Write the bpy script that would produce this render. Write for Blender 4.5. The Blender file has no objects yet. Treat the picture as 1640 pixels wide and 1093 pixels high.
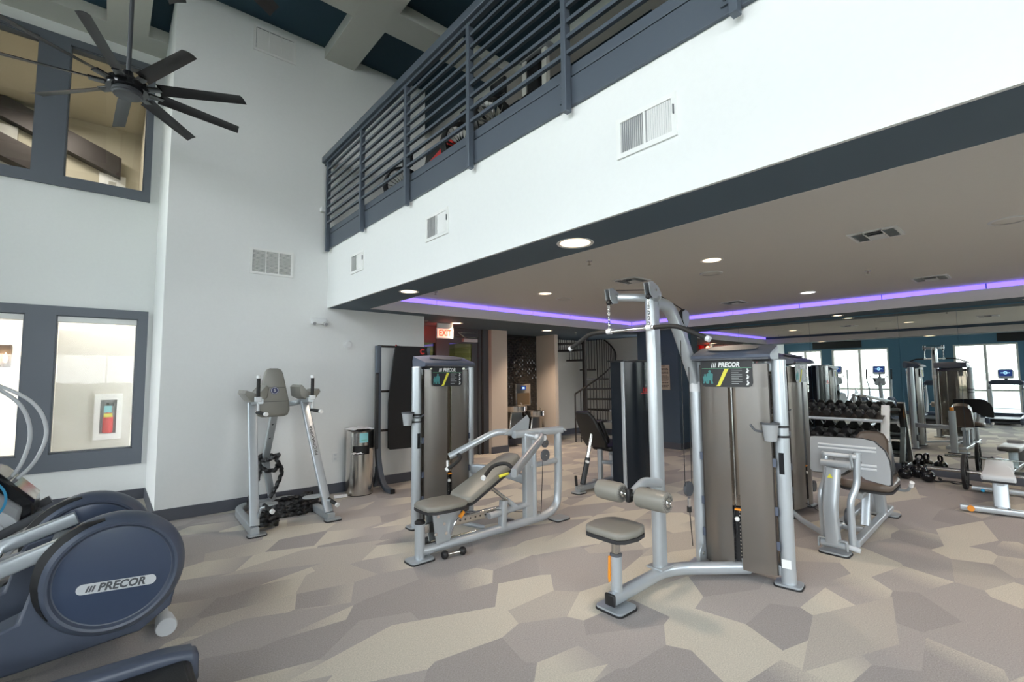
import bpy, math, random
from mathutils import Vector as V, Matrix
from math import pi, sin, cos, radians as R

random.seed(7)
SC = bpy.context.scene
COL = SC.collection

# ---------------------------------------------------------------- camera, world, light, exposure
def setup_camera():
    yaw, pit, rol = R(40.6717), R(4.2555), R(-0.5344)
    f = V((sin(yaw) * cos(pit), cos(yaw) * cos(pit), sin(pit)))
    r = V((cos(yaw), -sin(yaw), 0)); u = r.cross(f)
    r2 = cos(rol) * r + sin(rol) * u; u2 = -sin(rol) * r + cos(rol) * u
    cam = bpy.data.cameras.new('camera'); cam.sensor_width = 36; cam.lens = 36 * 755.92 / 1640
    cam.clip_start = 0.05; cam.clip_end = 300
    o = bpy.data.objects.new('camera', cam); COL.objects.link(o)
    o.matrix_world = Matrix(((r2.x, u2.x, -f.x, 0), (r2.y, u2.y, -f.y, 0), (r2.z, u2.z, -f.z, 1.5), (0, 0, 0, 1)))
    SC.camera = o
setup_camera()
W = bpy.data.worlds.new('overcast_sky'); SC.world = W; W.use_nodes = True
nt = W.node_tree; bg = nt.nodes['Background']
tc = nt.nodes.new('ShaderNodeTexCoord'); sx = nt.nodes.new('ShaderNodeSeparateXYZ'); rp = nt.nodes.new('ShaderNodeValToRGB')
nt.links.new(tc.outputs['Generated'], sx.inputs[0]); nt.links.new(sx.outputs['Z'], rp.inputs[0]); nt.links.new(rp.outputs[0], bg.inputs['Color'])
rp.color_ramp.elements[0].color = (0.96, 0.97, 1.0, 1); rp.color_ramp.elements[1].color = (0.72, 0.83, 1.0, 1)
bg.inputs['Strength'].default_value = 8.0
SC.view_settings.view_transform = 'Standard'; SC.view_settings.look = 'None'
SC.view_settings.gamma = 1; SC.view_settings.use_curve_mapping = False
SC.view_settings.exposure = 0.68
cy = SC.cycles
cy.use_denoising = True; cy.max_bounces = 10; cy.diffuse_bounces = 5; cy.glossy_bounces = 5
cy.transparent_max_bounces = 24; cy.transmission_bounces = 4; cy.caustics_reflective = False; cy.caustics_refractive = False
cy.sample_clamp_indirect = 6

# ---------------------------------------------------------------- helpers
ORG = {}
def tag(o, label=None, cat=None, group=None, kind=None):
    if label: o['label'] = label
    if cat: o['category'] = cat
    if group: o['group'] = group
    if kind: o['kind'] = kind
    return o
def thing(name, label, cat, loc=(0, 0, 0), rotz=0, group=None, local=False):
    o = bpy.data.objects.new(name, None); COL.objects.link(o)
    o.empty_display_size = 0.1
    o.location = loc; o.rotation_euler = (0, 0, rotz)
    ORG[o.name] = V((0, 0, 0)) if local else V(loc)
    return tag(o, label, cat, group)
def struct(name, loc=(0, 0, 0)):
    o = bpy.data.objects.new(name, None); COL.objects.link(o); o.location = loc
    ORG[o.name] = V(loc); o['kind'] = 'structure'
    return o
def kids(o): return [c for c in bpy.data.objects if c.parent == o]
def copy_tree(o, parent=None, tree=None):
    if tree is None:
        tree = {}
        for c in bpy.data.objects:
            if c.parent: tree.setdefault(c.parent.name, []).append(c)
    c = o.copy(); COL.objects.link(c); c.parent = parent
    for ch in tree.get(o.name, []): copy_tree(ch, c, tree)
    return c

def frame_to(d, up=V((0, 0, 1))):
    d = V(d).normalized(); up = V(up)
    if abs(d.dot(up)) > 0.98: up = V((1, 0, 0)) if abs(d.x) < 0.9 else V((0, 1, 0))
    a = up.cross(d).normalized(); b = d.cross(a).normalized()
    return a, b, d
def fillet(pts, r, seg=5):
    pts = [V(p) for p in pts]; out = [pts[0]]
    for i in range(1, len(pts) - 1):
        a, b, c = pts[i - 1], pts[i], pts[i + 1]
        d1 = (a - b); d2 = (c - b); rr = min(r, d1.length * .49, d2.length * .49)
        p1 = b + d1.normalized() * rr; p2 = b + d2.normalized() * rr
        for k in range(seg + 1):
            t = k / seg; out.append(p1 * (1 - t) ** 2 + b * 2 * t * (1 - t) + p2 * t * t)
    out.append(pts[-1]); return out
def rrect(w, h, r, seg=4):
    r = min(r, w * .499, h * .499); o = []
    for cx, cy_, a0 in ((w / 2 - r, h / 2 - r, 0), (-w / 2 + r, h / 2 - r, 90), (-w / 2 + r, -h / 2 + r, 180), (w / 2 - r, -h / 2 + r, 270)):
        for k in range(seg + 1):
            a = R(a0 + 90 * k / seg); o.append((cx + r * cos(a), cy_ + r * sin(a)))
    return o
def circ(r, n=16, r2=None, a0=0):
    return [(r * cos(a0 + 2 * pi * k / n), (r2 or r) * sin(a0 + 2 * pi * k / n)) for k in range(n)]

class MB:
    def __init__(s): s.v = []; s.f = []
    def _add(s, vs, fs):
        b = len(s.v); s.v += [tuple(p) for p in vs]; s.f += [tuple(b + i for i in f) for f in fs]; return s
    def box(s, lo, hi):
        (x0, y0, z0), (x1, y1, z1) = lo, hi
        vs = [(x0, y0, z0), (x1, y0, z0), (x1, y1, z0), (x0, y1, z0), (x0, y0, z1), (x1, y0, z1), (x1, y1, z1), (x0, y1, z1)]
        return s._add(vs, [(3, 2, 1, 0), (4, 5, 6, 7), (0, 1, 5, 4), (1, 2, 6, 5), (2, 3, 7, 6), (3, 0, 4, 7)])
    def obox(s, c, ax, ay, az, sx_, sy_, sz_):
        c, ax, ay, az = V(c), V(ax).normalized(), V(ay).normalized(), V(az).normalized()
        vs = [c + ax * i * sx_ / 2 + ay * j * sy_ / 2 + az * k * sz_ / 2 for k in (-1, 1) for i, j in ((-1, -1), (1, -1), (1, 1), (-1, 1))]
        return s._add(vs, [(3, 2, 1, 0), (4, 5, 6, 7), (0, 1, 5, 4), (1, 2, 6, 5), (2, 3, 7, 6), (3, 0, 4, 7)])
    def loft(s, rings, cap=True, closed=False):
        n = len(rings[0]); vs = [p for r in rings for p in r]; fs = []
        m = len(rings)
        for i in range(m if closed else m - 1):
            j = (i + 1) % m
            for k in range(n):
                l = (k + 1) % n
                fs.append((i * n + k, i * n + l, j * n + l, j * n + k))
        if cap and not closed: fs += [tuple(reversed(range(n))), tuple(range((m - 1) * n, m * n))]
        return s._add(vs, fs)
    def sweep(s, pts, sec, up=(0, 0, 1), cap=True, closed=False, scale=None):
        pts = [V(p) for p in pts]; n = len(pts); rings = []; a = None
        for i, p in enumerate(pts):
            if closed: d = pts[(i + 1) % n] - pts[i - 1]
            elif i == 0: d = pts[1] - p
            elif i == n - 1: d = p - pts[i - 1]
            else: d = (pts[i + 1] - p).normalized() + (p - pts[i - 1]).normalized()
            d = d.normalized()
            if a is None: a, b, _ = frame_to(d, up)
            else:
                a = (a - d * a.dot(d)).normalized(); b = d.cross(a).normalized()
            k = scale[i] if scale else 1
            rings.append([p + a * (x * k) + b * (y * k) for x, y in sec])
        return s.loft(rings, cap, closed)
    def tube(s, pts, r, n=12, **kw): return s.sweep(pts, circ(r, n), **kw)
    def rod(s, p0, p1, r, n=14, r2=None):
        p0, p1 = V(p0), V(p1)
        return s.sweep([p0, p1], circ(r, n), scale=[1, (r2 / r) if r2 is not None else 1])
    def prism(s, poly, o, ax, ay, depth):
        o, ax, ay = V(o), V(ax), V(ay); n = ax.cross(ay).normalized()
        r0 = [o + ax * x + ay * y for x, y in poly]; r1 = [p + n * depth for p in r0]
        return s.loft([r0, r1])
    def pad(s, poly, o, ax, ay, depth, r=0.02, seg=3):
        """prism with softly rounded edges (upholstery)"""
        o, ax, ay = V(o), V(ax), V(ay); n = ax.cross(ay).normalized()
        cx = sum(p[0] for p in poly) / len(poly); cy_ = sum(p[1] for p in poly) / len(poly)
        size = max(max(abs(p[0] - cx), abs(p[1] - cy_)) for p in poly); rings = []
        prof = [(r * (1 - sin(t)), r * (1 - cos(t))) for t in [pi / 2 * k / seg for k in range(seg + 1)]]
        def ring(ins, h): 
            out = []
            for x, y in poly:
                d = math.hypot(x - cx, y - cy_); k = max(0, (d - ins)) / d if d else 1
                out.append(o + ax * (cx + (x - cx) * k) + ay * (cy_ + (y - cy_) * k) + n * h)
            return out
        for ins, h in prof: rings.append(ring(ins, h))
        for ins, h in reversed(prof): rings.append(ring(ins, depth - h))
        return s.loft(rings)
    def lathe(s, prof, o=(0, 0, 0), axis=(0, 0, 1), n=24, a0=0, a1=2 * pi):
        a, b, d = frame_to(axis); o = V(o); full = abs(a1 - a0 - 2 * pi) < 1e-6; m = n if full else n + 1
        rings = []
        for k in range(m):
            t = a0 + (a1 - a0) * k / n
            rings.append([o + (a * cos(t) + b * sin(t)) * r + d * z for r, z in prof])
        vs = [p for r in rings for p in r]; L = len(prof); fs = []
        for i in range(n):
            j = (i + 1) % m
            for k in range(L - 1): fs.append((i * L + k, j * L + k, j * L + k + 1, i * L + k + 1))
        return s._add(vs, fs)
    def ball(s, c, r, n=12, sc=(1, 1, 1)):
        c = V(c); vs = []; fs = []; m = n // 2
        for i in range(m + 1):
            t = pi * i / m
            for k in range(n):
                a = 2 * pi * k / n
                vs.append((c.x + r * sc[0] * sin(t) * cos(a), c.y + r * sc[1] * sin(t) * sin(a), c.z + r * sc[2] * cos(t)))
        for i in range(m):
            for k in range(n):
                l = (k + 1) % n; fs.append((i * n + k, (i + 1) * n + k, (i + 1) * n + l, i * n + l))
        return s._add(vs, fs)
    def quad(s, a, b, c, d): return s._add([a, b, c, d], [(0, 1, 2, 3)])
    def build(s, name, mat, parent=None, smooth=True, bevel=0, label=None, kind=None, cat=None, group=None, at=None):
        """at: world base for a top-level mesh"""
        org = ORG.get(parent.name, V((0, 0, 0))) if parent else V(at or (0, 0, 0))
        me = bpy.data.meshes.new(name)
        me.from_pydata([(x - org.x, y - org.y, z - org.z) for x, y, z in s.v], [], s.f)
        me.materials.append(mat); me.validate(); me.update()
        o = bpy.data.objects.new(name, me); COL.objects.link(o)
        if parent: o.parent = parent; ORG[o.name] = org
        else: o.location = org; ORG[o.name] = org
        if bevel:
            m = o.modifiers.new('bevel', 'BEVEL'); m.width = bevel; m.segments = 2; m.limit_method = 'ANGLE'; m.angle_limit = R(50)
        import bmesh
        bm = bmesh.new(); bm.from_mesh(me); bmesh.ops.recalc_face_normals(bm, faces=bm.faces)
        if smooth:
            for e in bm.edges: e.smooth = e.calc_face_angle(0) < R(38) if len(e.link_faces) == 2 else False
            for f in bm.faces: f.smooth = True
        bm.to_mesh(me); bm.free()
        return tag(o, label, cat, group, kind)

def text(name, s, size, o, right, up, mat, parent, depth=0.001, shear=0, align='CENTER', label=None, width=None, bold=0):
    cu = bpy.data.curves.new(name, 'FONT'); cu.body = s; cu.size = size; cu.extrude = depth; cu.shear = shear; cu.offset = bold
    cu.align_x = align; cu.align_y = 'CENTER'; cu.resolution_u = 2
    t = bpy.data.objects.new(name, cu); COL.objects.link(t)
    me = bpy.data.meshes.new_from_object(t.evaluated_get(bpy.context.evaluated_depsgraph_get()))
    bpy.data.objects.remove(t); bpy.data.curves.remove(cu)
    me.materials.clear(); me.materials.append(mat); me.name = name
    org = ORG.get(parent.name, V((0, 0, 0))) if parent else V((0, 0, 0))
    r, u = V(right).normalized(), V(up).normalized(); n = r.cross(u); k = 1
    if width:
        xs = [v.co.x for v in me.vertices]; k = width / (max(xs) - min(xs))
    for v in me.vertices:
        c = v.co.copy(); v.co = V(o) + r * c.x * k + u * c.y + n * (c.z + depth) - org
    ob = bpy.data.objects.new(name, me); COL.objects.link(ob)
    if parent: ob.parent = parent; ORG[ob.name] = org
    if label: ob['label'] = label
    return ob

# ---------------------------------------------------------------- materials
def mat(name, col, rough=0.5, metal=0.0, noise=0.0, nscale=30, bump=0.0, bscale=200, coat=0.0, emit=None, estr=0, spec=0.5):
    m = bpy.data.materials.new(name); m.use_nodes = True; n = m.node_tree.nodes; l = m.node_tree.links
    b = n['Principled BSDF']; b.inputs['Base Color'].default_value = (*col, 1)
    b.inputs['Roughness'].default_value = rough; b.inputs['Metallic'].default_value = metal
    b.inputs['Specular IOR Level'].default_value = spec; b.inputs['Coat Weight'].default_value = coat
    t = n.new('ShaderNodeTexCoord')
    no = n.new('ShaderNodeTexNoise'); no.inputs['Scale'].default_value = nscale; no.inputs['Detail'].default_value = 4
    l.new(t.outputs['Object'], no.inputs['Vector'])
    mr = n.new('ShaderNodeMapRange'); mr.inputs['To Min'].default_value = 1 - noise - 0.02; mr.inputs['To Max'].default_value = 1 + noise + 0.02
    l.new(no.outputs['Fac'], mr.inputs['Value'])
    mx = n.new('ShaderNodeVectorMath'); mx.operation = 'SCALE'; mx.inputs[0].default_value = col; l.new(mr.outputs[0], mx.inputs['Scale'])
    l.new(mx.outputs[0], b.inputs['Base Color'])
    if bump:
        n2 = n.new('ShaderNodeTexNoise'); n2.inputs['Scale'].default_value = bscale; n2.inputs['Detail'].default_value = 2
        l.new(t.outputs['Object'], n2.inputs['Vector'])
        bp = n.new('ShaderNodeBump'); bp.inputs['Strength'].default_value = bump; bp.inputs['Distance'].default_value = 0.004
        l.new(n2.outputs['Fac'], bp.inputs['Height']); l.new(bp.outputs[0], b.inputs['Normal'])
    if emit: b.inputs['Emission Color'].default_value = (*emit, 1); b.inputs['Emission Strength'].default_value = estr
    return m
def glass(name, tint=(1, 1, 1), gl=0.12, rough=0.0, opac=0.0, ocol=(.3, .3, .3)):
    m = bpy.data.materials.new(name); m.use_nodes = True; n = m.node_tree.nodes; l = m.node_tree.links
    for x in list(n):
        if x.type == 'BSDF_PRINCIPLED': n.remove(x)
    out = [x for x in n if x.type == 'OUTPUT_MATERIAL'][0]
    tr = n.new('ShaderNodeBsdfTransparent'); tr.inputs[0].default_value = (*tint, 1)
    g = n.new('ShaderNodeBsdfGlossy'); g.inputs['Roughness'].default_value = rough
    fr = n.new('ShaderNodeFresnel'); fr.inputs['IOR'].default_value = 1.45
    ma = n.new('ShaderNodeMath'); ma.operation = 'MULTIPLY_ADD'; ma.inputs[1].default_value = 1.0; ma.inputs[2].default_value = gl; ma.use_clamp = True
    l.new(fr.outputs[0], ma.inputs[0])
    m1 = n.new('ShaderNodeMixShader'); l.new(ma.outputs[0], m1.inputs[0]); l.new(g.outputs[0], m1.inputs[2])
    if opac:
        d = n.new('ShaderNodeBsdfDiffuse'); d.inputs[0].default_value = (*ocol, 1)
        m0 = n.new('ShaderNodeMixShader'); m0.inputs[0].default_value = opac; l.new(tr.outputs[0], m0.inputs[1]); l.new(d.outputs[0], m0.inputs[2])
        l.new(m0.outputs[0], m1.inputs[1])
    else: l.new(tr.outputs[0], m1.inputs[1])
    l.new(m1.outputs[0], out.inputs[0]); return m

M = {}
M['wall'] = mat('white_paint', (.80, .81, .80), .85, bump=.08, bscale=90)
M['trim'] = mat('charcoal_trim_paint', (.115, .13, .155), .5)
M['base'] = mat('charcoal_baseboard', (.075, .08, .10), .55)
M['soffit'] = mat('slate_soffit_paint', (.085, .125, .165), .7)
M['taupe'] = mat('taupe_ceiling_paint', (.68, .665, .64), .85, bump=.05)
M['cream'] = mat('cream_paint', (.62, .60, .55), .85)
M['beam'] = mat('pale_beam_paint', (.58, .58, .53), .85)
M['teal'] = mat('dark_teal_paint', (.018, .05, .075), .8)
M['blue'] = mat('blue_wall_paint', (.07, .16, .235), .75)
M['navy'] = mat('navy_column_paint', (.06, .09, .13), .7)
M['warm'] = mat('warm_beige_paint', (.60, .52, .44), .85)
M['rail'] = mat('slate_rail_steel', (.10, .12, .15), .38, .3)
M['silver'] = mat('silver_powder_coat', (.47, .505, .535), .30, .45, noise=.03, nscale=8)
M['silver2'] = mat('grey_powder_coat', (.42, .45, .47), .36, .5)
M['steel'] = mat('brushed_steel', (.62, .60, .57), .2, 1, noise=.08, nscale=4)
M['chrome'] = mat('chrome', (.85, .84, .82), .08, 1)
M['iron'] = mat('dark_bronze_iron', (.035, .028, .025), .45, .4)
M['blackm'] = mat('black_steel', (.02, .02, .022), .35, .3)
M['rubber'] = mat('black_rubber', (.010, .010, .011), .5, bump=.2)
M['gloss'] = mat('gloss_black', (.012, .012, .014), .12)
M['foam'] = mat('black_foam_grip', (.012, .012, .012), .7)
M['vinyl'] = mat('warm_grey_vinyl', (.21, .20, .175), .38, bump=.12, bscale=260)
M['vinylb'] = mat('brown_vinyl', (.13, .10, .08), .35, bump=.12, bscale=260)
M['vinylk'] = mat('black_vinyl', (.008, .008, .008), .4, bump=.12, bscale=260)
M['piping'] = mat('black_pad_edge', (.02, .02, .022), .5)
M['capblue'] = mat('slate_blue_plastic', (.075, .09, .128), .38, bump=.06, bscale=500)
M['discblue'] = mat('gloss_blue_plastic', (.055, .075, .125), .2)
M['dgrey'] = mat('dark_grey_plastic', (.08, .085, .095), .5)
M['mgrey'] = mat('mid_grey_plastic', (.32, .33, .34), .5)
M['lgrey'] = mat('light_grey_plastic', (.62, .64, .66), .4)
M['white'] = mat('white_enamel', (.82, .82, .80), .45)
M['offw'] = mat('white_plastic', (.75, .76, .76), .4)
M['orange'] = mat('orange_plastic', (.85, .30, .02), .45)
M['yellow'] = mat('yellow_print', (.75, .70, .06), .5)
M['red'] = mat('red_plastic', (.65, .03, .03), .4)
M['cyanp'] = mat('pale_cyan_label', (.25, .60, .66), .5)
M['bluep'] = mat('blue_plastic', (.02, .30, .55), .4)
M['greenp'] = mat('green_print', (.15, .45, .25), .5)
M['black'] = mat('matt_black', (.006, .006, .007), .55)
M['paper'] = mat('white_tissue', (.85, .86, .88), .9)
M['tan'] = mat('tan_sign_board', (.52, .42, .33), .6)
M['bronze'] = mat('bronze_liner', (.15, .12, .095), .35, .5)
M['shroud'] = glass('bronze_mesh_shroud', (.68, .63, .58), .08, .3, .30, (.24, .21, .18))
M['shroudk'] = mat('smoked_black_panel', (.012, .016, .022), .22, spec=.3)
M['glass'] = glass('clear_glass', (.97, .99, .98), .0)
M['glassw'] = glass('interior_window_glass', (.93, .94, .93), .0)
M['glassd'] = glass('door_glass', (.55, .57, .42), .06)
M['shade'] = glass('roller_shade_mesh', (1, 1, 1), .0, .4, .14, (.45, .42, .37))
M['shroudb'] = glass('bronze_mesh_back', (.80, .78, .74), .05, .3, .10, (.30, .27, .23))
M['figure'] = mat('teal_figure_print', (.05, .22, .22), .5)
M['mirror'] = mat('mirror_silver', (.76, .81, .79), .0, 1)
M['mirror'].node_tree.nodes['Noise Texture'].inputs['Scale'].default_value = .3
M['led'] = mat('violet_led', (.1, .05, .4), .5, emit=(.19, .125, 1.0), estr=1.7)
M['lamp'] = mat('warm_lamp_diffuser', (1, .9, .8), .5, emit=(1, .72, .46), estr=2.4)
M['lampw'] = mat('cool_lamp_diffuser', (1, 1, 1), .5, emit=(1, .97, .95), estr=5)
M['exit'] = mat('exit_sign_face', (.9, .5, .4), .5, emit=(1, .42, .30), estr=.9)
M['exitl'] = mat('exit_letters', (.8, .05, .03), .5, emit=(1, .06, .02), estr=1.2)
M['flame'] = mat('sconce_bulb', (1, .8, .5), .5, emit=(1, .62, .28), estr=9)
M['screen'] = mat('console_screen', (.01, .02, .06), .2, emit=(.015, .035, .16), estr=.8)
M['screenl'] = mat('console_screen_glow', (.4, .6, .9), .3, emit=(.35, .65, 1.0), estr=1.2)
M['tile'] = mat('gloss_black_tile', (.025, .022, .02), .08, coat=.8)
M['asphalt'] = mat('asphalt', (.14, .14, .15), .9, noise=.15, nscale=3)
M['grass'] = mat('lawn', (.24, .26, .19), .9, noise=.3, nscale=8)
M['bark'] = mat('pale_bark', (.32, .28, .24), .9, noise=.25, nscale=6, bump=.5, bscale=20)
M['leaf'] = mat('leaf_green', (.16, .28, .08), .8, noise=.3)
M['car'] = mat('silver_car_paint', (.50, .52, .54), .25, .6, coat=.5)
M['lobby'] = mat('beige_lobby_paint', (.50, .46, .36), .85)
M['art'] = mat('abstract_art', (.45, .44, .40), .6, noise=.6, nscale=5)
M['rug'] = mat('outside_corridor_floor', (.45, .42, .38), .7)

def carpet():
    m = bpy.data.materials.new('patterned_carpet'); m.use_nodes = True; n = m.node_tree.nodes; l = m.node_tree.links
    b = n['Principled BSDF']; b.inputs['Roughness'].default_value = .95; b.inputs['Specular IOR Level'].default_value = .15
    t = n.new('ShaderNodeTexCoord')
    def vor(sc, rot, stretch, rnd):
        mp = n.new('ShaderNodeMapping'); mp.inputs['Rotation'].default_value = (0, 0, rot); mp.inputs['Scale'].default_value = (sc * stretch, sc, 1)
        l.new(t.outputs['Object'], mp.inputs[0])
        v = n.new('ShaderNodeTexVoronoi'); v.voronoi_dimensions = '2D'; v.inputs['Scale'].default_value = 1; v.inputs['Randomness'].default_value = rnd
        l.new(mp.outputs[0], v.inputs['Vector']); return v, mp
    v1, mp1 = vor(3.3, R(18), .60, .60)
    s1 = n.new('ShaderNodeSeparateColor'); l.new(v1.outputs['Color'], s1.inputs[0])
    cr = n.new('ShaderNodeValToRGB'); cr.color_ramp.interpolation = 'CONSTANT'
    G = (.42, .388, .37, 1); D = (.37, .343, .33, 1); B = (.60, .56, .48, 1); T = (.48, .445, .40, 1)
    els = cr.color_ramp.elements; els[0].color = G; els[0].position = 0; els[1].color = B; els[1].position = .36
    e = els.new(.58); e.color = D; e = els.new(.84); e.color = T
    l.new(s1.outputs[0], cr.inputs[0])
    # a gradient inside cells: some fade from beige to grey across the cell
    cr2 = n.new('ShaderNodeValToRGB'); cr2.color_ramp.interpolation = 'CONSTANT'
    e2 = cr2.color_ramp.elements; e2[0].color = B; e2[1].color = G; e2[1].position = .3; x = e2.new(.62); x.color = B; x = e2.new(.85); x.color = D
    l.new(s1.outputs[1], cr2.inputs[0])
    vs = n.new('ShaderNodeVectorMath'); vs.operation = 'SUBTRACT'; l.new(mp1.outputs[0], vs.inputs[0]); l.new(v1.outputs['Position'], vs.inputs[1])
    sp = n.new('ShaderNodeSeparateXYZ'); l.new(vs.outputs[0], sp.inputs[0])
    mr = n.new('ShaderNodeMapRange'); mr.inputs['From Min'].default_value = -.1; mr.inputs['From Max'].default_value = .5; l.new(sp.outputs['X'], mr.inputs['Value'])
    fine = n.new('ShaderNodeTexNoise'); fine.inputs['Scale'].default_value = 130; fine.inputs['Detail'].default_value = 3; fine.inputs['Roughness'].default_value = .8; l.new(t.outputs['Object'], fine.inputs['Vector'])
    # dither the fade with the pile noise
    ad = n.new('ShaderNodeMath'); ad.operation = 'ADD'; l.new(mr.outputs[0], ad.inputs[0])
    fs = n.new('ShaderNodeMath'); fs.operation = 'MULTIPLY_ADD'; fs.inputs[1].default_value = .8; fs.inputs[2].default_value = -.4; l.new(fine.outputs['Fac'], fs.inputs[0]); l.new(fs.outputs[0], ad.inputs[1]); ad.use_clamp = True
    gt = n.new('ShaderNodeMath'); gt.operation = 'GREATER_THAN'; gt.inputs[1].default_value = .35; l.new(s1.outputs[2], gt.inputs[0])
    ml = n.new('ShaderNodeMath'); ml.operation = 'MULTIPLY'; l.new(ad.outputs[0], ml.inputs[0]); l.new(gt.outputs[0], ml.inputs[1])
    mx = n.new('ShaderNodeMix'); mx.data_type = 'RGBA'; l.new(ml.outputs[0], mx.inputs['Factor']); l.new(cr.outputs[0], mx.inputs['A']); l.new(cr2.outputs[0], mx.inputs['B'])
    # second, skewed lattice: scattered parallelograms over the first pattern
    mp2 = n.new('ShaderNodeMapping'); mp2.inputs['Rotation'].default_value = (0, 0, R(-24)); mp2.inputs['Scale'].default_value = (1.35, 2.6, 1); l.new(t.outputs['Object'], mp2.inputs[0])
    sh = n.new('ShaderNodeSeparateXYZ'); l.new(mp2.outputs[0], sh.inputs[0])
    ma1 = n.new('ShaderNodeMath'); ma1.operation = 'MULTIPLY_ADD'; ma1.inputs[1].default_value = .55; l.new(sh.outputs['Y'], ma1.inputs[0]); l.new(sh.outputs['X'], ma1.inputs[2])
    f1_ = n.new('ShaderNodeMath'); f1_.operation = 'FLOOR'; l.new(ma1.outputs[0], f1_.inputs[0]); f2_ = n.new('ShaderNodeMath'); f2_.operation = 'FLOOR'; l.new(sh.outputs['Y'], f2_.inputs[0])
    cb_ = n.new('ShaderNodeCombineXYZ'); l.new(f1_.outputs[0], cb_.inputs[0]); l.new(f2_.outputs[0], cb_.inputs[1])
    wn = n.new('ShaderNodeTexWhiteNoise'); wn.noise_dimensions = '2D'; l.new(cb_.outputs[0], wn.inputs['Vector'])
    g2 = n.new('ShaderNodeMath'); g2.operation = 'GREATER_THAN'; g2.inputs[1].default_value = .80; l.new(wn.outputs['Value'], g2.inputs[0])
    c3 = n.new('ShaderNodeValToRGB'); c3.color_ramp.interpolation = 'CONSTANT'; e3 = c3.color_ramp.elements; e3[0].color = G; e3[1].color = B; e3[1].position = .35; x3 = e3.new(.75); x3.color = T
    s3 = n.new('ShaderNodeSeparateColor'); l.new(wn.outputs['Color'], s3.inputs[0]); l.new(s3.outputs[1], c3.inputs[0])
    mx3 = n.new('ShaderNodeMix'); mx3.data_type = 'RGBA'; l.new(g2.outputs[0], mx3.inputs['Factor']); l.new(mx.outputs['Result'], mx3.inputs['A']); l.new(c3.outputs[0], mx3.inputs['B']); mx = mx3
    # pile speckle
    sp2 = n.new('ShaderNodeMapRange'); sp2.inputs['From Min'].default_value = .25; sp2.inputs['From Max'].default_value = .75; sp2.inputs['To Min'].default_value = .72; sp2.inputs['To Max'].default_value = 1.28
    l.new(fine.outputs['Fac'], sp2.inputs['Value'])
    sc = n.new('ShaderNodeVectorMath'); sc.operation = 'SCALE'; l.new(mx.outputs['Result'], sc.inputs[0]); l.new(sp2.outputs[0], sc.inputs['Scale']); l.new(sc.outputs[0], b.inputs['Base Color'])
    bp = n.new('ShaderNodeBump'); bp.inputs['Strength'].default_value = .3; bp.inputs['Distance'].default_value = .004; l.new(fine.outputs['Fac'], bp.inputs['Height']); l.new(bp.outputs[0], b.inputs['Normal'])
    return m
M['carpet'] = carpet()

def box(name, lo, hi, m, parent=None, **kw): return MB().box(lo, hi).build(name, M[m], parent, smooth=kw.pop('smooth', False), **kw)
def sbox(name, lo, hi, m):
    """a top-level box of the setting"""
    return box(name, lo, hi, m, None, at=((lo[0] + hi[0]) / 2, (lo[1] + hi[1]) / 2, lo[2]), kind='structure')

# ================================================================ THE SETTING
XW, XF, XM, YD, YW, ZS, ZL, ZC, ZP = -3.6, 2.183, 9.16, 6.283, 7.70, 2.42, 3.2, 5.992, 2.634
Y0, Y1, X1 = -6.5, 10.4, 10.6

def wall_open(name, ax, c0, c1, u0, u1, z0, z1, holes, m, parent=None):
    """wall slab with rectangular holes; ax='x': plane x=const spanning y; holes (ua,ub,za,zb)"""
    us = sorted({u0, u1, *[h[0] for h in holes], *[h[1] for h in holes]}); zs = sorted({z0, z1, *[h[2] for h in holes], *[h[3] for h in holes]})
    b = MB()
    for i in range(len(us) - 1):
        for j in range(len(zs) - 1):
            um, zm = (us[i] + us[i + 1]) / 2, (zs[j] + zs[j + 1]) / 2
            if any(h[0] < um < h[1] and h[2] < zm < h[3] for h in holes): continue
            if ax == 'x': b.box((c0, us[i], zs[j]), (c1, us[i + 1], zs[j + 1]))
            else: b.box((us[i], c0, zs[j]), (us[i + 1], c1, zs[j + 1]))
    at = ((c0 + c1) / 2, (u0 + u1) / 2, z0) if ax == 'x' else ((u0 + u1) / 2, (c0 + c1) / 2, z0)
    return b.build(name, M[m], parent, smooth=False, kind=None if parent else 'structure', at=None if parent else at)

sbox('floor', (XW - .2, Y0, -.1), (X1, Y1, 0), 'carpet')
# upper ceiling: teal slab and pale beams that cross it
c = struct('ceiling', (2.3, 1, ZC))
box('ceiling_panel', (XW - .2, Y0, ZC), (X1, Y1, ZC + .1), 'teal', c)
BX = [(-2.43, -2.02), (-.17, .235), (2.08, 2.49), (4.33, 4.74), (6.59, 7.0), (8.85, 9.26)]
BY = [(-4.65, -4.25), (-2.26, -1.86), (.13, .53), (2.52, 2.92), (4.905, 5.30), (7.29, 7.70), (9.7, 10.1)]
for i, (a, b_) in enumerate(BX): box('beam', (a, Y0, ZC - .154), (b_, Y1, ZC + .02), 'beam', c)
for a, b_ in BY: box('beam', (XW, a, ZC - .153), (X1, b_, ZC + .02), 'beam', c)

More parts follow.
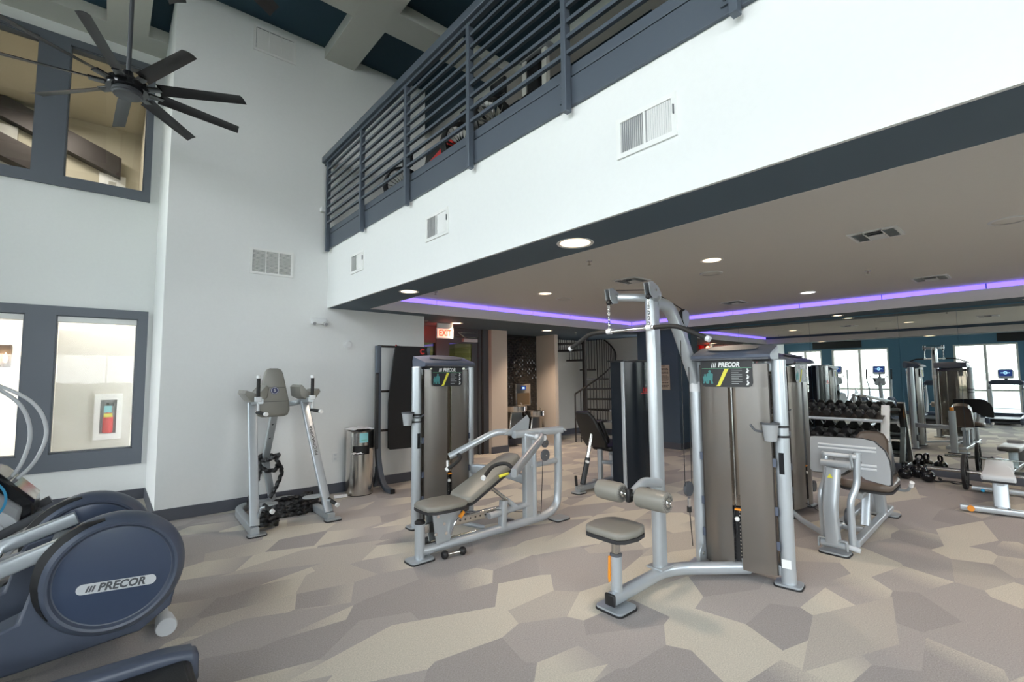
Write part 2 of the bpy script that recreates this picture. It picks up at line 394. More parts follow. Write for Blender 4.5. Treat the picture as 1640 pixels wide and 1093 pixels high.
# window wall on the left of the room (behind and left of the photographer)
LOW = [(6.3, 7.55), (4.15, 5.95), (2.75, 3.75), (.9, 2.4), (-1.3, .4), (-3.3, -1.7), (-5.3, -3.7)]
UP = [(4.9, 7.2), (2.1, 4.4), (-.7, 1.6), (-3.5, -1.2), (-6.0, -4.0)]
LOW_ = [l for l in LOW if l != (2.75, 3.75)]
wall_open('wall_left', 'x', XW - .2, XW, Y0, YW, 0, 6.1, [(a, b_, .14, 2.42) for a, b_ in LOW_] + [(a, b_, 3.15, 5.45) for a, b_ in UP], 'blue')
def ext_window(n, a, b_, z0, z1, rail=None):
    w = struct('window_%d' % n, (XW, (a + b_) / 2, z0))
    t = .05; m = (a + b_) / 2; f = MB()
    for lo, hi in (((XW - .14, a, z0), (XW + .01, a + t, z1)), ((XW - .14, b_ - t, z0), (XW + .01, b_, z1)), ((XW - .14, a + t, z0), (XW + .01, b_ - t, z0 + t)), ((XW - .14, a + t, z1 - t), (XW + .01, b_ - t, z1))):
        f.box(lo, hi)
    f.build('window_frame', M['cream'], w, smooth=False)
    box('mullion', (XW - .12, m - .035, z0 + t), (XW, m + .035, z1 - t), 'cream', w)
    if rail: box('window_rail', (XW - .1, a + t, rail), (XW - .02, b_ - t, rail + .05), 'cream', w)
    for p, q in ((a + t, m - .035), (m + .035, b_ - t)): box('pane', (XW - .075, p, z0 + t), (XW - .07, q, z1 - t), 'glass', w)
    l = bpy.data.lights.new('window_portal', 'AREA'); l.shape = 'RECTANGLE'; l.size = z1 - z0; l.size_y = b_ - a; l.cycles.is_portal = True
    o = bpy.data.objects.new('window_portal', l); COL.objects.link(o); o.location = (XW - .22, m, (z0 + z1) / 2); o.rotation_euler = (0, -pi / 2, 0)
for n, (a, b_) in enumerate(LOW_): ext_window(n + 1, a, b_, .14, 2.42, .86)
for n, (a, b_) in enumerate(UP): ext_window(n + 10, a, b_, 3.15, 5.45, None)
sbox('trim_9', (XW, 4.95, 2.47), (XW + .02, 6.6, 2.78), 'black'); sbox('trim_10', (XW, -.9, 2.47), (XW + .02, 1.35, 2.78), 'black')
# end wall behind the photographer, with wide windows; the low right one is added for its light
wall_open('wall_front', 'y', Y0 - .2, Y0, XW - .2, X1, 0, 6.1, [(-2.8, 1.4, .3, 2.42), (-2.8, 1.4, 3.15, 5.45), (3.1, 7.9, .3, 2.36)], 'wall')
for k, (z0, z1) in enumerate(((.3, 2.42), (3.15, 5.45))):
    w = struct('window_%d' % (20 + k), (-.7, Y0 - .1, z0)); f = MB()
    for x in (-2.8, -1.42, -.02, 1.35): f.box((x, Y0 - .14, z0), (x + .05, Y0 + .01, z1))
    f.box((-2.75, Y0 - .13, z0), (1.35, Y0, z0 + .05)).box((-2.75, Y0 - .13, z1 - .05), (1.35, Y0, z1))
    f.build('window_frame', M['cream'], w, smooth=False)
    for x in (-2.75, -1.37, .03): box('pane', (x, Y0 - .08, z0 + .05), (x + 1.32, Y0 - .075, z1 - .05), 'glass', w)
    l = bpy.data.lights.new('window_portal', 'AREA'); l.shape = 'RECTANGLE'; l.size = 4.2; l.size_y = z1 - z0; l.cycles.is_portal = True
    o = bpy.data.objects.new('window_portal', l); COL.objects.link(o); o.location = (-.7, Y0 - .22, (z0 + z1) / 2); o.rotation_euler = (pi / 2, 0, pi)

w = struct('window_22', (5.5, Y0 - .1, .3)); f = MB()  # unseen window added to brighten the ceiling and machines under the loft
for x in (3.1, 4.65, 6.25, 7.85): f.box((x, Y0 - .14, .3), (x + .05, Y0 + .01, 2.36))
f.box((3.15, Y0 - .13, .3), (7.85, Y0, .35)).box((3.15, Y0 - .13, 2.31), (7.85, Y0, 2.36)).build('window_frame', M['cream'], w, smooth=False)
for x0, x1 in ((3.15, 4.65), (4.7, 6.25), (6.3, 7.85)): box('pane', (x0, Y0 - .08, .35), (x1, Y0 - .075, 2.31), 'glass', w)
l = bpy.data.lights.new('window_portal', 'AREA'); l.shape = 'RECTANGLE'; l.size = 4.8; l.size_y = 2.06; l.cycles.is_portal = True
o = bpy.data.objects.new('window_portal', l); COL.objects.link(o); o.location = (5.5, Y0 - .22, 1.33); o.rotation_euler = (pi / 2, 0, pi)

# back wall block, its return, and the interior-window wall
sbox('wall_back', (.44, YD, 0), (3.64, YW, 6.05), 'wall')
IW = [(-1.48, -.73, .645, 2.27), (-.47, .285, .645, 2.27), (-1.48, -.76, 3.95, 5.60), (-.49, .275, 3.95, 5.60), (-3.3, -1.9, .645, 2.27), (-3.3, -1.9, 3.95, 5.60)]
wall_open('wall_end', 'y', YW, YW + .14, XW - .2, .44, 0, 6.05, IW, 'wall')
def int_window(n, x0, x1, z0, z1, panes, mull):
    w = struct('window_%d' % n, ((x0 + x1) / 2, YW, z0)); y = YW - .035
    f = MB(); a, b_, zz0, zz1 = panes[0][0], panes[-1][1], panes[0][2], panes[0][3]
    for lo, hi in (((x0, y, z0), (a, YW + .005, z1)), ((b_, y, z0), (x1, YW + .005, z1)), ((a, y, z0), (b_, YW + .005, zz0)), ((a, y, zz1), (b_, YW + .005, z1)), ((mull[0], y, zz0), (mull[1], YW + .005, zz1))): f.box(lo, hi)
    f.build('window_frame', M['trim'], w, smooth=False)
    g = MB()
    for (p, q, r, s) in panes:
        for lo, hi in (((p, YW + .006, r), (p + .012, YW + .13, s)), ((q - .012, YW + .006, r), (q, YW + .13, s)), ((p, YW + .006, r), (q, YW + .13, r + .012)), ((p, YW + .006, s - .012), (q, YW + .13, s))): g.box(lo, hi)
    g.build('window_sash', M['trim'], w, smooth=False)
    for (p, q, r, s) in panes: box('pane', (p + .012, YW + .10, r + .012), (q - .012, YW + .106, s - .012), 'glassw', w)
int_window(30, -1.60, .385, .445, 2.375, [(-1.48, -.73, .645, 2.27), (-.47, .285, .645, 2.27)], (-.73, -.47))
int_window(31, -1.60, .345, 3.82, 5.69, [(-1.48, -.76, 3.95, 5.60), (-.49, .275, 3.95, 5.60)], (-.76, -.49))
# rooms beyond the interior windows
sbox('wall_lobby.004', (XW - .2, YW + .14, 0), (XW, 10.3, 6.0), 'white'); sbox('wall_lobby', (XW, 10.2, 0), (.44, 10.3, 3.0), 'white'); sbox('wall_lobby.001', (XW, 10.2, 3.1), (3, 10.3, 6.0), 'lobby')
sbox('wall_lobby.002', (-.62, 8.5, 0), (.44, 8.6, 3.0), 'cream'); sbox('ceiling.001', (XW, YW + .14, 2.98), (.44, 10.3, 3.1), 'cream')
sbox('ceiling.003', (XW, YW + .14, 5.74), (.44, 10.2, 5.84), 'lobby'); sbox('wall_lobby.003', (.3, YW + .14, 3.1), (.44, 10.3, 5.99), 'lobby')
for k, (x, z) in enumerate(((-1.4, 4.7), (-.55, 5.05))):
    MB().prism([(0, 0), (1.5, -.62), (1.5, -.95), (0, -.33)], (x - .9, 9.6 + .4 * k, z + .75), (1, 0, 0), (0, 0, 1), -.3).build('trim_%d' % (13 + k), M['iron'], None, smooth=False, kind='structure', at=(x, 9.6, z))

# loft slab, fascia, tray ceiling beneath it
sbox('wall_fascia', (XF, Y0, ZS), (XF + .02, YD, 3.22), 'wall')
wz = ZS
sbox('trim_1', (XF + .02, Y0, ZS), (2.658, YD, ZL - .3), 'soffit')
sbox('trim_2', (2.658, 6.009, ZS - .001), (X1, Y1, ZL - .3), 'soffit')
sbox('trim_3', (8.56, Y0, ZS - .001), (X1, 6.009, ZL - .3), 'soffit')
sbox('trim_4', (2.655, -3.8, ZS - .0005), (2.672, 6.009, 2.565), 'taupe')
sbox('trim_5', (2.672, 5.99, ZS - .0005), (8.555, 6.012, 2.565), 'taupe')
sbox('trim_6', (8.54, -3.8, ZS - .0005), (8.562, 5.99, 2.565), 'taupe')
sbox('ceiling.002', (2.658, Y0, ZP), (8.7, 6.1, ZL - .3), 'taupe')
sbox('trim_12', (2.658, Y0, ZS), (8.56, -3.8, ZP), 'soffit')
sbox('floor.001', (XF + .02, Y0, ZL - .3), (X1, Y1, ZL), 'asphalt')
leds = thing('cove_light', 'violet glowing strip light running in the ceiling cove', 'strip light', (8.55, 6, 2.57))
for i in range(6):
    x0 = 2.72 + i * .972; MB().box((x0, 5.985, 2.568), (x0 + .955, 6.008, 2.628)).build('light_strip', M['led'], leds, smooth=False)
for i in range(9):
    y1 = 5.97 - i * 1.08; MB().box((8.535, y1 - 1.065, 2.568), (8.559, y1, 2.628)).build('light_strip', M['led'], leds, smooth=False)

# right side: mirror wall, column, stair corner
sbox('wall_right', (XM, Y0, 0), (XM + .3, 6.2, ZS), 'blue')
mw = struct('mirror_wall', (XM, 2, .127))
ys = [4.98, 4.0, 2.8, 1.6, .94, -.3, -1.5, -2.7, -3.9]
for i in range(len(ys) - 1):
    k = math.tan(R([0, .03, -.03, 0, .04, -.03, 0, 0][i]))
    y1, y0 = ys[i] - .0015, ys[i + 1] + .0015
    MB()._add([(XM - .008 - k * .5, y0, .127), (XM - .008 + k * .5, y1, .127), (XM - .001, y1, .127), (XM - .001, y0, .127), (XM - .008 - k * .5, y0, ZS - .02), (XM - .008 + k * .5, y1, ZS - .02), (XM - .001, y1, ZS - .02), (XM - .001, y0, ZS - .02)],
              [(3, 2, 1, 0), (4, 5, 6, 7), (0, 1, 5, 4), (1, 2, 6, 5), (2, 3, 7, 6), (3, 0, 4, 7)]).build('mirror_panel', M['mirror'], mw, smooth=False)
sbox('wall_column', (8.75, 5.05, 0), (XM + .3, 6.0, ZS), 'navy')
sbox('wall_stair', (9.75, 6.2, 0), (9.9, 8.5, ZS), 'cream'); sbox('wall_stair.001', (7.68, 8.35, 0), (9.75, 8.5, ZS), 'cream')
# entry recess with glazed doors, pier, fountain niche
d = struct('door_1', (4.7, 7.45, 0)); f = MB()
for x0, x1 in ((3.64, 3.72), (4.54, 4.60), (5.50, 5.74)): f.box((x0, 7.40, 0), (x1, 7.52, ZS))
f.box((3.72, 7.41, 2.26), (5.5, 7.51, ZS)).box((3.72, 7.41, 0), (4.54, 7.51, .12)).box((3.72, 7.42, 2.12), (4.54, 7.5, 2.26)).build('door_frame', M['dgrey'], d, smooth=False)
box('pane', (3.72, 7.45, .12), (4.54, 7.458, 2.12), 'glassd', d)
lf = MB()
for lo, hi in (((4.61, 7.43, .01), (4.84, 7.48, 2.25)), ((5.36, 7.43, .01), (5.49, 7.48, 2.25)), ((4.84, 7.43, .01), (5.36, 7.48, .16)), ((4.84, 7.43, 2.13), (5.36, 7.48, 2.25))): lf.box(lo, hi)
lf = lf.build('door_leaf', M['dgrey'], d, smooth=False)
box('door_glass', (4.84, 7.452, .16), (5.36, 7.458, 2.13), 'glassd', lf)
MB().tube(fillet([(4.78, 7.43, .95), (4.78, 7.37, .95), (4.78, 7.37, 1.25), (4.78, 7.43, 1.25)], .02), .012, 8).build('door_handle', M['steel'], lf)
MB().box((5.12, 7.36, 2.16), (5.45, 7.43, 2.22)).build('door_closer', M['lgrey'], lf, smooth=False, bevel=.005)
MB().rod((5.15, 7.36, 2.24), (4.95, 7.30, 2.32), .01).rod((4.95, 7.30, 2.32), (5.45, 7.40, 2.34), .01).build('closer_arm', M['steel'], lf)
box('door_jamb', (5.56, 7.38, 0), (5.60, 7.41, ZS), 'iron', d)
sbox('wall_corridor', (3.4, 9.2, 0), (6.3, 9.3, ZS), 'lobby'); sbox('wall_corridor.001', (3.3, YW, 0), (3.4, 9.3, ZS), 'lobby'); sbox('wall_corridor.002', (6.14, 8.06, 0), (6.3, 9.2, ZS), 'lobby')
sbox('wall_pier', (5.74, 7.30, 0), (6.14, 8.05, ZS), 'warm')
sbox('wall_pier.001', (7.58, 7.36, 0), (7.68, 8.5, ZS), 'warm')
nb = sbox('wall_niche', (6.14, 7.96, 0), (7.58, 8.05, ZS), 'black')
b = MB(); rr = random.Random(3); tw, th = .098, .048
for j in range(int((ZS - .13) / .05)):
    for i in range(-1, 15):
        x = 6.145 + i * .1 + (.05 if j % 2 else 0); z = .132 + j * .05
        xa, xb = max(x, 6.142), min(x + tw, 7.578)
        if xb - xa < .02: continue
        t1, t2 = rr.uniform(-.0038, .0038), rr.uniform(-.003, .003); y = 7.952
        e = .006
        b._add([(xa, y + .006, z), (xb, y + .006, z), (xb, y + .006, z + th), (xa, y + .006, z + th), (xa + e, y - t1, z + e), (xb - e, y + t1, z + e), (xb - e, y + t2, z + th - e), (xa + e, y - t2, z + th - e)],
               [(4, 5, 6, 7), (0, 1, 5, 4), (1, 2, 6, 5), (2, 3, 7, 6), (3, 0, 4, 7)])
b.build('tile', M['tile'], nb, smooth=False, kind='stuff')
# baseboards
def bboard(n, lo, hi): sbox('baseboard_%s' % n, lo, hi, 'base')
bboard('back', (.425, YD - .015, 0), (3.655, YD, .127)); bboard('return', (.425, YD, 0), (.44, YW, .127)); bboard('end', (XW, YW - .015, 0), (.425, YW, .127))
bboard('mirror', (XM - .02, Y0, 0), (XM, 5.05, .122)); bboard('column', (8.735, 5.035, 0), (8.75, 6.0, .127)); bboard('column.001', (8.75, 5.035, 0), (XM - .02, 5.05, .127))
bboard('pier', (5.725, 7.285, 0), (6.155, 7.30, .127)); bboard('pier.001', (6.14, 7.30, 0), (6.155, 7.96, .127)); bboard('niche', (6.155, 7.935, 0), (7.58, 7.95, .127))
bboard('stair', (7.68, 8.335, 0), (9.75, 8.35, .14)); bboard('stair.001', (9.735, 6.2, 0), (9.75, 8.335, .14)); bboard('jamb', (3.64, YD, 0), (3.655, 7.4, .127)); bboard('left', (XW, Y0, 0), (XW + .015, YW, .13))
# exterior seen through the windows and in the mirror
sbox('ground_outside', (-60, -40, -.25), (XW - .2, 40, -.15), 'grass')
sbox('ground_outside.001', (-34, -40, -.15), (-12, 40, -.12), 'asphalt')

# ---------------------------------------------------------------- railing
r = thing('loft_railing', 'slate grey steel railing with horizontal bars along the loft edge', 'railing', (2.15, 1, 3.2))
YP = [6.17, 5.08, 4.02, 2.97, 1.93, .88, -.17, -1.22, -2.27, -3.32, -4.37, -5.42]
MB().box((2.07, Y0 + .01, 4.36), (2.17, 6.27, 4.44)).build('handrail', M['rail'], r, smooth=False, bevel=.006)
MB().box((2.105, Y0 + .01, 4.33), (2.145, 6.26, 4.36)).build('top_rail', M['rail'], r, smooth=False)
for y in YP:
    p = MB().box((2.102, y - .020, 3.15), (2.155, y + .020, 4.336)).build('post', M['rail'], r, smooth=False, bevel=.004)
    b = MB().box((2.146, y + .020, 3.24), (2.158, y + .075, 3.38))
    b.build('post_bracket', M['rail'], p, smooth=False)
    for z in (3.27, 3.35): MB().rod((2.146, y + .050, z), (2.137, y + .050, z), .012, 8).build('bolt', M['rail'], p)
for i in range(len(YP) - 1):
    for k in range(8): box('bar', (2.112, YP[i + 1] + .022, 3.515 + k * .1035), (2.138, YP[i] - .022, 3.54 + k * .1035), 'rail', r)
MB().box((2.158, Y0 + .01, 3.20), (2.182, 6.27, 3.385)).build('edge_channel', M['rail'], r, smooth=False, bevel=.003)
MB().box((2.166, Y0 + .01, 3.398), (2.19, 6.27, 3.47)).build('toe_plate', M['rail'], r, smooth=False, bevel=.003)

# ---------------------------------------------------------------- grilles on walls
def grille(name, label, o, ax, n, w, h, kind, group=None):
    """o = lower-left corner on wall, ax = unit along the wall, n = outward normal"""
    o, ax, n = V(o), V(ax), V(n); up = V((0, 0, 1)); c = o + ax * w / 2 + up * h / 2
    t = thing(name, label, 'vent', tuple(c), group=group)
    fr = MB(); fw = .028
    for u0, u1, z0, z1 in ((0, w, 0, fw), (0, w, h - fw, h), (0, fw, fw, h - fw), (w - fw, w, fw, h - fw)):
        fr.obox(o + ax * (u0 + u1) / 2 + up * (z0 + z1) / 2 + n * .006, ax, n, up, u1 - u0, .012, z1 - z0)
    fr.build('frame', M['white'], t, smooth=False)
    MB().obox(c + n * .001, ax, n, up, w - .05, .002, h - .05).build('backing', M['dgrey'] if kind != 'side' else M['mgrey'], t, smooth=False)
    sl = MB()
    if kind == 'return':
        for k in range(3):
            u0 = fw + k * (w - 2 * fw) / 3; u1 = u0 + (w - 2 * fw) / 3
            sl.obox(o + ax * u1 + up * h / 2 + n * .006, ax, n, up, .01, .01, h - 2 * fw)
            m = int((h - 2 * fw) / .0155)
            for j in range(m):
                sl.obox(o + ax * (u0 + u1) / 2 + up * (fw + .009 + j * .0155) + n * .005, ax, n + up * -1, up + n, u1 - u0 - .008, .001, .0175)
    else:
        sl.obox(o + ax * (w * .49) + up * h / 2 + n * .006, ax, n, up, .014, .01, h - 2 * fw)
        for k in range(24):
            u = fw + .006 + k * (w - 2 * fw - .01) / 23.5
            if abs(u - w * .49) < .012: continue
            s = -1 if u > w * .49 else 1
            sl.obox(o + ax * u + up * h / 2 + n * .005, ax + n * s * 1.0, n - ax * s * 1.0, up, .011, .001, h - 2 * fw)
    sl.build('louvre', M['white'], t, smooth=False, kind='stuff')
    if kind == 'side': MB().obox(o + ax * (w - .012) + up * h * .6 + n * .016, ax, n, up, .004, .012, .05).build('damper_lever', M['dgrey'], t, smooth=False)
    return t
grille('return_air_grille', 'white return air grille high on the wall just under the ceiling', (1.216, YD, 5.575), (1, 0, 0), (0, -1, 0), .50, .33, 'return')
grille('return_air_grille', 'white return air grille halfway up the wall left of the balcony corner', (1.255, YD, 2.765), (1, 0, 0), (0, -1, 0), .495, .32, 'return')
for y, l in ((1.215, 'white supply register on the balcony fascia, the large near one'), (3.36, 'middle white supply register on the balcony fascia'), (5.12, 'white supply register on the balcony fascia nearest the back wall')):
    grille('supply_register', l, (XF, y + .375, 2.73), (0, -1, 0), (-1, 0, 0), .375, .235, 'side', 'registers on the balcony fascia')

# small wall fittings
t = thing('emergency_light', 'white twin-head emergency light box high on the wall', 'emergency light', (2.07, YD, 2.2))
MB().box((1.975, YD - .05, 2.195), (2.17, YD, 2.275)).build('housing', M['offw'], t, smooth=False, bevel=.008)
for x in (2.0, 2.145):
    h = MB().lathe([(.0, .0), (.026, .0), (.03, .025), (.0, .03)], (x, YD - .062, 2.205), (0, -1, -.4), 14).build('lamp_head', M['offw'], t)
    MB().lathe([(0, 0), (.02, 0), (.02, .003), (0, .003)], (x, YD - .089, 2.194), (0, -1, -.4), 12).build('lens', M['mgrey'], h)
MB().lathe([(0, .034), (.036, .034), (.044, .026), (.05, .012), (.062, .01), (.062, 0), (0, 0)], (2.468, YD, 1.948), (0, -1, 0), 28).build('wall_speaker', M['offw'], None, label='round white disc fitting on the wall above the rubbish bin', cat='wall fitting', at=(2.468, YD, 1.948))
t = thing('wall_outlet', 'white double power outlet low on the wall beside the bin', 'outlet', (2.32, YD, .42))
MB().box((2.285, YD - .007, .40), (2.36, YD, .515)).build('cover_plate', M['offw'], t, smooth=False, bevel=.002)
for z in (.425, .475): MB().box((2.305, YD - .010, z), (2.34, YD - .007, z + .03)).build('socket', M['lgrey'], t, smooth=False)
MB().box((2.06, YD - .07, 3.69), (2.15, YD - .0, 3.75)).build('motion_sensor', M['offw'], None, label='small white sensor box on the wall beside the railing end', cat='sensor', at=(2.1, YD, 3.69), smooth=False, bevel=.008)

# ---------------------------------------------------------------- ceiling fittings
def downlight(x, y, z, label, r=.085, warm=True, power=38, group=None):
    t = thing('downlight', label, 'ceiling light', (x, y, z), group=group)
    MB().lathe([(r, 0), (r + .022, -.004), (r + .024, 0), (r + .02, .004)], (x, y, z - .001), n=28).build('trim_ring', M['offw'], t)
    MB().lathe([(0, -.003), (r * .7, -.003), (r + .002, 0), (r, .003), (0, .003)], (x, y, z), n=28).build('diffuser', M['lamp'] if warm else M['lampw'], t)
    l = bpy.data.lights.new('downlight_lamp', 'SPOT'); l.energy = power; l.color = (1, .80, .62) if warm else (1, .95, .9); l.spot_size = R(125); l.spot_blend = .7; l.shadow_soft_size = r
    o = bpy.data.objects.new('downlight_lamp', l); COL.objects.link(o); o.parent = t; o.location = (0, 0, -.02)
    return t
downlight(2.445, 4.544, ZS, 'lit downlight in the dark balcony soffit, the one nearer the back wall')
downlight(2.44, 2.156, ZS, 'lit downlight in the dark balcony soffit, the big near one', r=.105)
downlight(4.556, 6.769, ZS, 'lit downlight in the dark soffit beside the exit sign')
downlight(6.81, 6.824, ZS, 'lit downlight in the dark soffit over the drinking fountains', r=.095, power=120)
downlight(4.535, 2.211, ZP, 'warm lit downlight in the taupe ceiling right of the lat bar')
downlight(4.56, 4.596, ZP, 'warm lit downlight in the taupe ceiling left of the lat bar')
downlight(7.455, 2.271, ZP, 'cooler white downlight in the taupe ceiling near the mirror', warm=False)
downlight(8.86, 2.3, ZS, 'lit downlight in the soffit strip above the mirror, nearer the stairs', r=.06, power=6)
downlight(8.86, .2, ZS, 'lit downlight in the soffit strip above the mirror, at the right', r=.06, power=6)
downlight(8.86, -2.2, ZS, 'downlight in the soffit strip above the mirror, outside the picture', r=.06, power=6)
for x, y, w_ in ((4.5, -.2, 'first on the left'), (7.4, 0, 'first on the mirror side'), (4.5, -2.4, 'second on the left'), (7.4, -2.4, 'second on the mirror side')): downlight(x, y, ZP, 'warm downlight in the taupe ceiling right of the picture, ' + w_, group='downlights outside the picture')

def ceil_vent(x, y, label, L=.33, Wd=.33):
    t = thing('ceiling_vent', label, 'vent', (x, y, ZP)); z = ZP - .006
    f = MB()
    for lo, hi in (((-Wd / 2, -L / 2), (Wd / 2, -L / 2 + .03)), ((-Wd / 2, L / 2 - .03), (Wd / 2, L / 2)), ((-Wd / 2, -L / 2 + .03), (-Wd / 2 + .03, L / 2 - .03)), ((Wd / 2 - .03, -L / 2 + .03), (Wd / 2, L / 2 - .03)), ((-Wd / 2, -.065), (Wd / 2, -.055)), ((-Wd / 2, .055), (Wd / 2, .065))):
        f.box((x + lo[0], y + lo[1], z - .004), (x + hi[0], y + hi[1], ZP))
    f.build('frame', M['offw'], t, smooth=False)
    box('backing', (x - Wd / 2 + .02, y - L / 2 + .02, ZP - .0025), (x + Wd / 2 - .02, y + L / 2 - .02, ZP - .001), 'black', t)
    s = MB(); up = V((0, 0, 1))
    for k in range(7):
        v = -Wd / 2 + .045 + k * .04
        for yc, sg in ((-.105, 1), (.105, 1)): s.obox((x + v, y + yc, ZP - .009), (1, 0, .9), (0, 1, 0), (-.9, 0, 1), .022, .075, .001)
    for k in range(4): s.obox((x + (-.1 + k * .065), y, ZP - .009), (1, 0, .5 if k < 2 else -.5), (0, 1, 0), (-.5, 0, 1), .05, .105, .001)
    s.build('louvre', M['lgrey'], t, smooth=False, kind='stuff')
ceil_vent(4.745, .93, 'rectangular white air diffuser in the taupe ceiling, nearest and largest')
ceil_vent(7.5, .97, 'white air diffuser in the taupe ceiling near the violet strip at right')
ceil_vent(7.5, 3.33, 'white air diffuser in the taupe ceiling above the tall stack machine')
ceil_vent(4.73, 3.3, 'white air diffuser in the taupe ceiling behind the lat pulleys')
for x, y, l in ((5.12, 2.51, 'flat round ceiling speaker below the middle downlight'), (5.1, .19, 'flat round ceiling speaker at the right edge of the picture'), (5.1, 4.75, 'faint flat round ceiling speaker beside the left warm downlight')):
    t = thing('ceiling_speaker', l, 'speaker', (x, y, ZP))
    MB().lathe([(0, -.006), (.095, -.006), (.10, -.004), (.10, 0), (0, 0)], (x, y, ZP), n=28).build('speaker_grille', M['taupe'], t)
    MB().lathe([(.10, -.008), (.118, -.006), (.12, 0), (.10, 0)], (x, y, ZP), n=28).build('rim', M['offw'], t)
def sprinkler(x, y, z, label):
    t = thing('sprinkler_head', label, 'sprinkler', (x, y, z))
    MB().lathe([(0, 0), (.03, 0), (.028, -.006), (.008, -.01), (.008, -.035), (0, -.036)], (x, y, z), n=14).build('sprinkler_body', M['steel'], t)
    MB().lathe([(0, -.038), (.018, -.038), (.018, -.04), (0, -.041)], (x, y, z), n=12).build('deflector', M['steel'], t)
for x, y, z, l in ((3.6, 3.0, ZP, 'tiny sprinkler head in the taupe ceiling near the balcony'), (6.4, 1.35, ZP, 'tiny sprinkler head in the taupe ceiling near the cool downlight'), (3.95, 6.75, ZS, 'tiny sprinkler head in the dark soffit left of the exit sign'), (7.6, 6.75, ZS, 'tiny sprinkler head in the dark soffit near the spiral stair'), (3.3, 5.4, ZP, 'tiny sprinkler head at the left start of the violet strip')): sprinkler(x, y, z, l)
# exit sign
t = thing('exit_sign', 'red lit exit sign hanging under the dark soffit', 'sign', (4.4, 6.9, 2.15)); rt, fw_ = V((cos(R(-15)), sin(R(-15)), 0)), V((sin(R(-15)), -cos(R(-15)), 0)); fw_ = V((rt.y, -rt.x, 0)); c0 = V((4.40, 6.9, 2.25))
MB().obox(c0, rt, fw_, (0, 0, 1), .30, .05, .19).build('sign_body', M['offw'], t, smooth=False, bevel=.004)
MB().obox(c0 + V((0, 0, .13)), rt, fw_, (0, 0, 1), .28, .06, .07).build('canopy', M['offw'], t, smooth=False)
MB().obox(c0 + fw_ * .026 + V((0, 0, -.005)), rt, fw_, (0, 0, 1), .27, .004, .15).build('lit_face', M['exit'], t, smooth=False)
text('lettering', 'EXIT', .15, c0 + fw_ * .030 + V((0, 0, -.005)), rt, (0, 0, 1), M['exitl'], t, .001, width=.22, bold=.004)
MB().box((3.95, 7.35, 2.30), (4.2, 7.42, 2.41)).build('access_box', M['red'], None, label='small red box on the door header left of the exit sign', cat='alarm box', at=(4.07, 7.38, 2.3), smooth=False, bevel=.004)
MB().box((4.62, 7.33, 2.28), (4.8, 7.40, 2.38)).build('door_sensor', M['lgrey'], None, label='small grey box on the door header right of the exit sign', cat='sensor', at=(4.7, 7.36, 2.28), smooth=False, bevel=.004)

l = bpy.data.lights.new('exit_glow', 'POINT'); l.energy = 2.2; l.color = (1, .08, .04); l.shadow_soft_size = .05; o = bpy.data.objects.new('exit_glow', l); COL.objects.link(o); o.parent = t; o.location = (0, .12, .16)
# fans
def fan(cx, cy_, a0, label, proto=None):
    z = 4.05
    if proto: t = copy_tree(proto); t.location = (cx, cy_, z); t.rotation_euler = (0, 0, a0 - R(12.9)); t['label'] = label; return t
    t = thing('ceiling_fan', label, 'fan', (cx, cy_, z), group=None)
    MB().rod((cx, cy_, 4.15), (cx, cy_, 5.80), .017, 12).build('downrod', M['dgrey'], t)
    MB().lathe([(0, 5.845), (.07, 5.845), (.07, 5.80), (.02, 5.77), (0, 5.77)], (cx, cy_, 0), n=20).build('canopy', M['blackm'], t)
    MB().lathe([(0, .14), (.035, .14), (.045, .08), (.10, .06), (.15, .04), (.155, .0), (.15, -.03), (0, -.03)], (cx, cy_, z), n=30).build('motor_housing', M['gloss'], t)
    MB().lathe([(0, -.03), (.105, -.03), (.11, -.06), (.10, -.064), (.104, -.07), (.098, -.08), (0, -.085)], (cx, cy_, z), n=30).build('bottom_cap', M['dgrey'], t)
    for k in range(9):
        a = a0 + k * R(40); d = V((cos(a), sin(a), 0)); s = V((-sin(a), cos(a), 0)); rings = []
        for i in range(8):
            r_ = .235 + (.915 - .235) * i / 7; w = .115 - .012 * i / 7; tw_ = -R(24 - 10 * i / 7)
            o = V((cx, cy_, z + .005)) + d * r_ + (s * cos(tw_) * 0)
            u = s * cos(tw_) + V((0, 0, 1)) * sin(tw_); nn = d.cross(u)
            prof = [(-.5, 0), (-.25, .010), (0, .014), (.25, .010), (.5, 0), (.25, .004), (0, .007), (-.25, .004)]
            rings.append([o + u * (p * w) + nn * q + d * (.03 * p if i == 7 else 0) for p, q in prof])
        bl = MB().loft(rings).build('blade', M['blackm'], t)
        p0 = V((cx, cy_, z)) + d * .13; p1 = V((cx, cy_, z + .004)) + d * .26
        MB().sweep([p0, p1], rrect(.075, .014, .005), up=(0, 0, 1)).build('blade_arm', M['gloss'], bl)
    return t
f1 = fan(.04, 5.17, R(12.9), 'matt black nine-blade ceiling fan hanging in front of the upper windows')
fan(.055, 2.885, R(36.5), 'second black ceiling fan, only its blade tips show at the top edge', f1)

# ================================================================ STRENGTH MACHINES
UP = V((0, 0, 1))
def foot_plate(p, c, sx_=.15, sy_=.13, rot=0, m='silver'):
    ax = V((cos(rot), sin(rot), 0)); ay = V((-sin(rot), cos(rot), 0)); c = V((c[0], c[1], 0))
    f = MB().prism(rrect(sx_, sy_, .03), c + UP * .012, ax, ay, .012).build('foot_plate', M[m], p)
    MB().prism(rrect(sx_ + .012, sy_ + .012, .034), c + UP * .001, ax, ay, .011).build('rubber_foot', M['rubber'], f)
    return f
def rect_tube(name, pts, w, h, m, p, rad=.012, up=(0, 0, 1), fil=.05, **kw):
    return MB().sweep(fillet(pts, fil), rrect(w, h, rad, 3), up=up).build(name, M[m], p, **kw)

